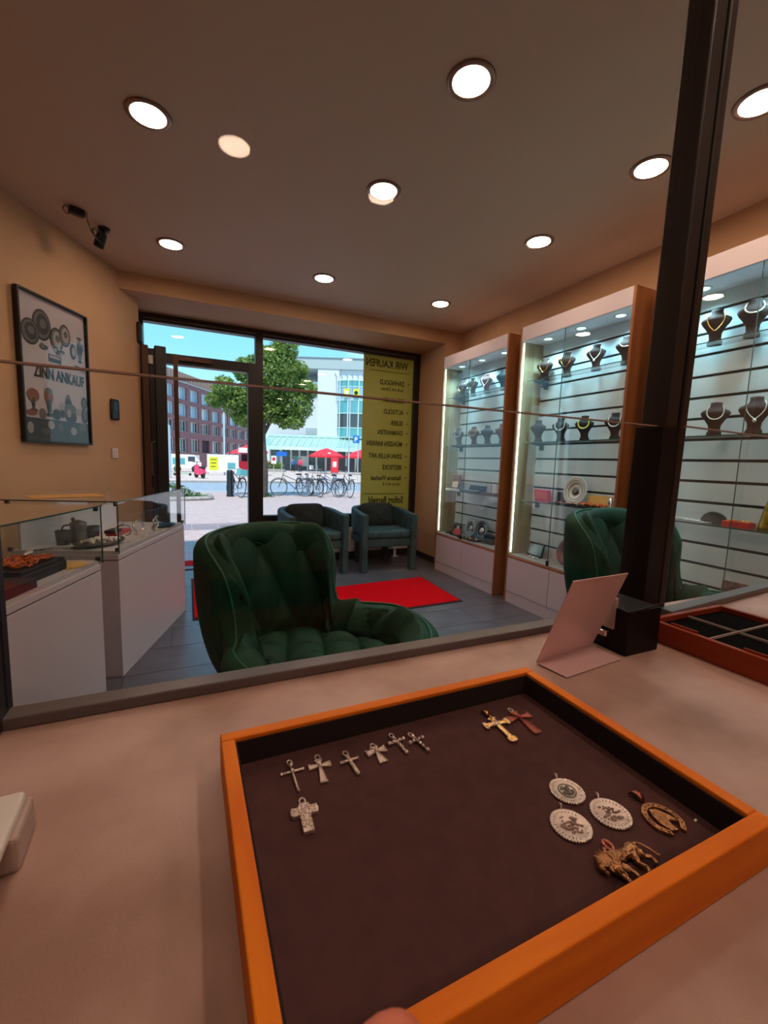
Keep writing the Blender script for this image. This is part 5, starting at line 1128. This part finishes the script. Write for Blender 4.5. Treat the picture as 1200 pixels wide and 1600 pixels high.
text('P', .46, 'lettering', 'white_paint', ps, Matrix(((1, 0, 0, -.32), (0, 0, -1, -.052), (0, 1, 0, 2.72), (0, 0, 0, 1))), bold=.01)
ss_ = post('street_sign', 8.35, 42.0, 2.3, .035, 'rim_light', 'small blue sign on a post by the flower bed', 'sign')
MB().rbox(-.55, .45, -.05, -.03, 1.75, 2.2, .05).build('panel', 'blue_sign', ss_)
ss_ = post('street_sign', 7.75, 43.0, 1.7, .03, 'rim_light', 'small white and red sign left of the two walkers', 'sign')
MB().rbox(-.25, .25, -.05, -.03, 1.0, 1.75, .01).build('panel', 'white_paint', ss_); MB().lathe([(.10, -.055), (.17, -.055), (.17, -.052), (.10, -.052)], 20, (0, 0, 1.45), 'y').build('ring', 'red_canvas', ss_)
# hoarding with yellow poster
t = thing('hoarding', 'white board fence with a yellow poster across the road', 'board', (1.43, 36.0, GZ(36)), .10)
MB().rbox(0, 2.35, 0, .06, .25, 1.62, .01).build('board', 'white_paint', t)
for x in (.06, 2.29): MB().box(x - .04, x + .04, .06, .12, 0, 1.62).build('leg', 'rim_light', t)
MB().box(.14, .80, -.012, -.002, .40, 1.42).build('poster', 'sign_yellow', t)
for k, z in enumerate((1.22, .95, .68)): MB().box(.26, .70 - .05 * k, -.016, -.012, z - .03, z + .03).build('poster_line', 'bike_black', t)
MB().box(1.5, 2.1, -.012, -.002, .5, 1.0).build('blue_panel', 'window_teal', t)
# kiosk
t = thing('kiosk', 'red kiosk stand with a red and white awning by the hoarding', 'kiosk', (4.2, 38.0, GZ(38)), -.3)
MB().rbox(-.2, 1.6, 0, 1.4, 0, 1.15, .02).build('counter', 'red_canvas', t); MB().rbox(-.2, 1.6, .9, 1.4, 1.15, 2.1, .02).build('back', 'dark_gap', t)
b = MB(); b.add([(-1.1, -.8, 1.75), (2.2, -.8, 1.75), (2.0, 1.6, 2.05), (-.9, 1.6, 2.05), (.5, .4, 2.6)], [(0, 1, 4), (1, 2, 4), (2, 3, 4), (3, 0, 4)]); b.build('awning', 'red_canvas', t)
MB().rbox(-.1, 1.2, -.85, -.80, 1.85, 2.25, .02).build('sign_panel', 'white_paint', t)
for x in (-1.0, 2.1): MB().tube([(x, -.75, 0), (x, -.75, 1.76)], .03, 6).build('post', 'rim_light', t)
# van
t = thing('van', 'white van with teal stripe parked before the brick building', 'van', (-1.35, 44.0, GZ(44)), .05)
MB().prism([(0, .35), (2.55, .35), (2.6, .9), (2.3, 1.25), (2.0, 1.62), (.05, 1.65), (0, .5)], -1.6, 0).build('body', 'white_paint', t, rot=(PI / 2, 0, 0))
b = MB().box(1.45, 2.05, -.012, -.002, 1.0, 1.45); b.build('side_window', 'window_dark', t); MB().box(.15, 1.2, -.012, -.002, .7, 1.3).build('side_graphic', 'window_teal', t)
for x in (.55, 2.05): MB().lathe([(.001, -.1), (.30, -.1), (.32, .05), (.001, .05)], 20, (x, .02, .30), 'y').build('wheel', 'tyre', t, True)
# mopeds / scooters
t = thing('motor_scooter', 'pink and black motor scooter parked across the road', 'scooter', (.72, 29.6, GZ(29.6)), 1.9)
for x in (-.55, .55): MB().lathe([(.12, -.06), (.22, -.06), (.24, 0), (.22, .06), (.12, .06)], 18, (x, 0, .24), 'y', False).build('wheel', 'tyre', t, True)
MB().prism([(-.75, .45), (-.2, .30), (.25, .30), (.40, .85), (.50, .80), (.60, .35), (.45, .30), (.35, .22), (-.2, .2), (-.75, .3)], -.13, .13).build('body', 'cloth_pink', t, rot=(PI / 2, 0, 0))
MB().rbox(-.75, -.15, -.13, .13, .62, .75, .05).build('seat', 'blackish', t, True); MB().rbox(-.70, -.2, -.12, .12, .35, .64, .05).build('seat_box', 'cloth_pink', t, True)
MB().tube([(.38, -.28, 1.0), (.42, 0, 1.02), (.38, .28, 1.0)], .02, 6).tube([(.42, 0, 1.02), (.55, 0, .26)], .025, 6).build('handlebar', 'blackish', t, True)
t = thing('kick_scooter', 'green kick scooter standing near the white van', 'scooter', (-.3, 34.0, GZ(34)), 3.3)
for x in (-.5, .5): MB().lathe([(.001, -.02), (.10, -.02), (.10, .02), (.001, .02)], 14, (x, 0, .10), 'y').build('wheel', 'tyre', t, True)
MB().rbox(-.5, .4, -.07, .07, .13, .17, .01).build('deck', 'scooter_green', t); MB().tube([(.5, 0, .1), (.42, 0, 1.05)], .025, 8).tube([(.42, -.2, 1.06), (.42, .2, 1.06)], .018, 6).build('stem', 'scooter_green', t, True)

# ---- brick building
bd = thing('brick_building', 'purple-brown brick office block with rows of windows, seen through door', 'building', (-1.4, 73.8, -.7), math.radians(60.4))
X0, X1 = -26, 33.8
cols = [1.84 + 3.65 * k for k in range(-6, 9)]; rowz = [(12.37, 10.52), (9.83, 7.96), (7.27, 5.59), (4.49, 2.39)]
ww = 1.36
# facade built as piers and bands so that windows sit in real openings
bands = [13.15] + [z for r_ in rowz for z in r_] + [-.3]
for i in range(0, len(bands), 2): MB().box(X0, X1, 0, .5, bands[i + 1], bands[i]).build('brick_band', 'brick_purple', bd)
edges = [X0] + [e for c in cols for e in (c - ww, c + ww)] + [X1]
for (zt, zb) in rowz:
    for i in range(0, len(edges), 2):
        if edges[i + 1] - edges[i] > .05: MB().box(edges[i], edges[i + 1], 0, .5, zb, zt).build('brick_pier', 'brick_purple', bd)
MB().box(X0, X1, .6, 14, -.3, 13.1).build('core', 'dark_gap', bd)
MB().box(X0, X1, 1.2, 14, 13.15, 15.0).build('roof_storey', 'roof_cladding', bd)
b = MB(); [b.box(X0 + i * .8, X0 + i * .8 + .10, 1.05, 1.2, 13.15, 15.0) for i in range(75)]; b.build('cladding_ribs', 'roof_cladding', bd)['kind'] = 'stuff'
MB().box(X0, X1, -.08, .5, 13.1, 13.22).build('coping', 'rim_light', bd)
wm = {}
for ri, (zt, zb) in enumerate(rowz):
    h = zt - zb; f = MB()
    f.box(-ww, ww, .30, .38, 0, .07).box(-ww, ww, .30, .38, h - .07, h)
    for q in (-1, -.36, .30, .96): f.box(q * ww - .035 if q > -1 else -ww, q * ww + .035 if q < .96 else ww, .30, .38, .07, h - .07)
    fm = f.mesh('window', 'bike_black' if 0 else 'white_paint'); pm = MB().box(-ww + .03, ww - .03, .40, .44, .03, h - .03).mesh('pane', 'window_blue' if ri < 2 else 'window_dark')
    cm = MB().box(-ww + .1, -.05, .385, .395, .1, h - .1).mesh('blind', 'window_blue' if ri >= 2 else 'white_paint')
    for ci, c in enumerate(cols):
        if ri == 3 and ci == 8:
            put('entrance', MB().box(-ww, ww, .35, .45, -2.2, h).mesh('entrance', 'dark_gap'), bd, (c, 0, zb)); continue
        w = put('window', fm, bd, (c, 0, zb)); put('pane', pm, w)
        if (ci + ri) % 3 == 0: put('blind', cm, w)
for c in cols[5:8]:
    MB().rbox(c - 1.1, c + 1.1, -.12, -.02, 1.0, 1.95, .02).build('sign_panel', 'white_paint', bd)
    MB().box(c - 1.2, c + 1.2, -.03, .02, -.3, .9).build('shop_opening', 'dark_gap', bd)

# ---- shopping building
FH = Vector((.4189, .908, 0)); RH = Vector((.908, -.4189, 0)); MO = FH * 62 + RH * (-9.3)
ml = thing('shopping_building', 'white shopping building with turquoise glazed bay and glass canopy', 'building', (MO.x, MO.y, 0), math.atan2(RH.y, RH.x))
GB = -.55
MB().rbox(-1.1, 2.1, 3.0, 14, 4.4, 14.4, .05).build('wall', 'render_white', ml)
MB().rbox(2.1, 13, 3.3, 14, 4.4, 14.4, .05).build('wall', 'render_white', ml)
MB().rbox(-9, -1.1, 5.0, 14, 4.4, 12.6, .05).build('wall', 'render_white', ml)
MB().rbox(-9, 13.2, 2.9, 14.2, 14.4, 15.9, .05).build('roof_band', 'render_grey', ml)
MB().box(-9, 13.3, 2.8, 14.3, 15.9, 16.05).build('coping', 'bike_grey', ml)
MB().box(5.5, 11, 6, 12, 16.05, 18.6).build('plant_room', 'render_grey', ml)
# curved bay
def bay(z0, z1, m, name, r_=2.6, n=10, par=ml, off=0):
    pts = [(4.3 + r_ * math.cos(PI + PI * k / n) * .95, 3.4 + r_ * .55 * math.sin(PI + PI * k / n) - off) for k in range(n + 1)]
    return MB().prism(pts[::-1][::-1], z0, z1).build(name, m, par)
for z0, z1, m in ((11.9, 12.7, 'window_teal'), (9.95, 11.8, 'window_blue'), (8.1, 9.9, 'window_teal'), (6.0, 8.0, 'window_dark'), (4.6, 5.9, 'window_teal')):
    w = bay(z0, z1, m, 'bay_glazing')
    fr_ = MB()
    for k in range(0, 11, 2):
        a = PI + PI * k / 10; x, y = 4.3 + 2.6 * math.cos(a) * .97, 3.4 + 2.6 * .57 * math.sin(a); fr_.box(x - .07, x + .07, y - .07, y + .05, z0, z1)
    fr_.build('mullions', 'turq_frame', w)['kind'] = 'stuff'
for z in (4.5, 5.9, 8.0, 9.88, 11.8, 12.7): bay(z, z + .12, 'turq_frame', 'bay_transom', 2.7)
MB().box(2.9, 3.7, 1.78, 1.86, 10.3, 11.5).build('yellow_sign', 'sign_yellow', ml); MB().box(4.3, 5.1, 1.75, 1.83, 10.3, 11.5).build('yellow_sign', 'sign_yellow', ml)
MB().box(3.05, 3.55, 1.75, 1.78, 10.6, 11.2).build('sign_mark', 'white_paint', ml); MB().lathe([(.001, 0), (.28, 0), (.28, .03), (.001, .03)], 16, (4.7, 1.72, 10.95), 'y').build('sign_mark', 'bike_black', ml)
for k in range(7): MB().box(1.6 + k * .8, 1.72 + k * .8, .9, 3.4, 13.3, 13.4).build('sunshade_fin', 'bike_grey', ml)
# canopy: sloping glass with ribs, fascia, columns, shopfront
b = MB(); b.add([(-8.2, -1.5, 2.75), (9, -1.5, 2.75), (9, 2.9, 4.45), (-8.2, 2.9, 4.45), (-8.2, -1.5, 2.70), (9, -1.5, 2.70), (9, 2.9, 4.40), (-8.2, 2.9, 4.40)], [(0, 1, 2, 3), (7, 6, 5, 4), (0, 4, 5, 1), (1, 5, 6, 2), (2, 6, 7, 3), (3, 7, 4, 0)]); b.build('canopy_glass', 'canopy_glass', ml)
for k in range(19):
    x = -8.2 + k * .95; MB().tube([(x, -1.55, 2.82), (x, 2.9, 4.52)], .055, 5).build('canopy_rib', 'turq_frame', ml)
MB().box(-8.3, 9.1, -1.65, -1.5, 2.35, 2.85).build('fascia', 'turq_frame', ml); MB().box(-8.3, 9.1, 2.6, 3.0, 4.4, 4.7).build('canopy_beam', 'turq_frame', ml)
MB().box(-8.2, 9, 3.0, 3.2, GB, 4.4).build('shopfront_glass', 'window_dark', ml)
for k, x in enumerate((-8.1, -6.5, -4.9, -3.65, -2.4, -1.1, .3, 1.9, 3.4, 4.8, 6.2, 7.6)): MB().rbox(x - .14, x + .14, 2.75, 2.98, GB, 2.9, .02).build('column', 'white_paint', ml)
for k, x in enumerate((-7.3, -4.3, -3.0)): MB().box(x - .5, x + .5, 2.9, 2.97, .1 + .3 * (k % 2), 1.6).build('window_display', ('window_blue', 'window_teal', 'white_paint')[k], ml)
for k, x in enumerate((-5.0, -4.35, -3.7, -3.05, -2.5, -1.9, -1.3)): MB().box(x - .18, x + .18, -1.70, -1.65, 2.45, 2.75).build('fascia_letter', 'white_paint' , ml)
MB().box(-3.0, -.9, 4.2, 5.0, 4.7, 5.9).build('roof_unit', 'render_grey', ml)

# ---- café umbrellas, people, flower bed, café seats
def W(px, D):      # a point on the square, px columns right of the view axis at distance D
    p = FH * D + RH * ((px - 600) / 669.4 * D); return p.x, p.y
def parasol(px, D, label):
    x, y = W(px, D); t = thing('parasol', label, 'parasol', (x, y, GZ(y)), .3, 'red cafe parasols')
    b = MB(); n = 8; vs = [(0, 0, 2.95)] + [(1.15 * math.cos(k * 2 * PI / n), 1.15 * math.sin(k * 2 * PI / n), 2.55) for k in range(n)] + [(2.05 * math.cos(k * 2 * PI / n), 2.05 * math.sin(k * 2 * PI / n), 2.05) for k in range(n)] + [(2.05 * math.cos(k * 2 * PI / n), 2.05 * math.sin(k * 2 * PI / n), 1.85) for k in range(n)]
    fs = [(0, 1 + k, 1 + (k + 1) % n) for k in range(n)]
    for o in (1, 9): fs += [(o + k, o + n + k, o + n + (k + 1) % n, o + (k + 1) % n) for k in range(n)]
    b.add(vs, fs).build('canopy', 'red_canvas', t)
    MB().tube([(0, 0, 0), (0, 0, 2.95)], .04, 8).build('pole', 'white_paint', t, True); MB().lathe([(.001, 0), (.35, 0), (.35, .06), (.001, .08)], 16).build('foot', 'bike_grey', t, True)
    MB().ball((-.6, -1.45, 2.32), (.22, .08, .10), 8, 5).build('emblem', 'white_paint', t, True)
parasol(508, 50, 'left red cafe parasol in front of the glass canopy'); parasol(564, 50, 'right red cafe parasol, cut by the yellow banner')
x, y = W(521, 48); t = thing('feather_banner', 'tall red banner standing under the left parasol', 'banner', (x, y, GZ(y)), -.4)
MB().rbox(-.42, .42, -.02, .02, .15, 1.85, .01).build('cloth', 'red_canvas', t); MB().box(-.2, .2, -.03, -.02, .8, 1.4).build('print', 'white_paint', t); MB().box(-.4, .4, -.15, .15, 0, .15).build('foot', 'bike_grey', t)
def person(px, D, label, top, rz=0, seated=False):
    x, y = W(px, D); t = thing('person', label, 'person', (x, y, GZ(y)), rz)
    v = [(0, 0, .95), (0, 0, 1.15), (0, 0, 1.38), (0, 0, 1.50), (0, 0, 1.66), (.19, 0, 1.38), (.24, .02, 1.10), (.22, -.12, .88), (-.19, 0, 1.38), (-.24, .02, 1.10), (-.22, -.10, .88), (.10, 0, .88), (.11, -.10, .48), (.11, -.04, .06), (.11, -.16, .03), (-.10, 0, .88), (-.11, .08, .48), (-.11, .16, .08), (-.11, .04, .03)]
    e = [(0, 1), (1, 2), (2, 3), (3, 4), (2, 5), (5, 6), (6, 7), (2, 8), (8, 9), (9, 10), (0, 11), (11, 12), (12, 13), (13, 14), (0, 15), (15, 16), (16, 17), (17, 18)]
    r_ = [.15, .14, .16, .06, .105, .07, .05, .04, .07, .05, .04, .10, .07, .045, .04, .10, .07, .045, .04]
    skin_mesh('body', v, e, r_, 'skin', t, 1)
    MB().lathe([(.17, .86), (.185, .95), (.17, 1.12), (.20, 1.34), (.15, 1.45), (.07, 1.49)], 14).build('jacket', top, t, True)
    for s in (-1, 1): MB().tube([(s * .19, 0, 1.38), (s * .245, .02, 1.10), (s * .225, -.11, .90)], [.08, .065, .052], 8).build('sleeve', top, t, True)
    MB().tube([(.10, 0, .92), (.11, -.10, .48), (.11, -.04, .08)], [.12, .085, .065], 8).tube([(-.10, 0, .92), (-.11, .08, .48), (-.11, .16, .10)], [.12, .085, .065], 8).build('trousers', 'cloth_dark', t, True)
    MB().ball((0, .015, 1.70), (.112, .115, .10), 10, 6).build('hair', 'hair', t, True)
person(456, 54, 'person in a blue jacket walking past the shops', 'cloth_blue', .5)
person(467.5, 54, 'person in a pink top beside the blue-jacketed walker', 'cloth_pink', -.4)
x, y = W(424, 52); t = thing('flower_bed', 'bed of green plants and orange flowers right of the tree trunk', 'flower bed', (x, y, GZ(y)), -.43)
MB().rbox(-1.6, 1.5, -.5, .5, 0, .35, .03).build('planter', 'kerb_stone', t)
b = MB(); leaves(b, (-.05, 0, .75), (1.6, .5, .55), 900, .22, 41); b.build('foliage', 'leaf', t)['kind'] = 'stuff'
b = MB(); leaves(b, (-.5, -.1, 1.0), (1.1, .5, .35), 120, .24, 42); b.build('flowers', 'flower_orange', t)['kind'] = 'stuff'
for k, (px, D) in enumerate(((486, 50), (498, 51), (541, 49), (553, 48), (563, 49))):
    x, y = W(px, D); t = thing('cafe_chair', ('pale cafe chair left of the left parasol pole', 'pale cafe chair just left of the red banner', 'dark cafe chair right of the red banner', 'brown cafe chair between the two parasols', 'brown cafe chair at the yellow banner edge')[k], 'chair', (x, y, GZ(y)), k * 1.3, 'cafe chairs across the square')
    m = 'white_paint' if k < 2 else 'hair'
    MB().rbox(-.25, .25, -.25, .25, .42, .47, .02).build('seat', m, t); MB().rbox(-.25, .25, .22, .27, .47, .92, .02).build('backrest', m, t)
    for sx in (-1, 1):
        for sy in (-1, 1): MB().tube([(sx * .22, sy * .22, 0), (sx * .21, sy * .21, .43)], .02, 5).build('leg', 'bike_grey', t)
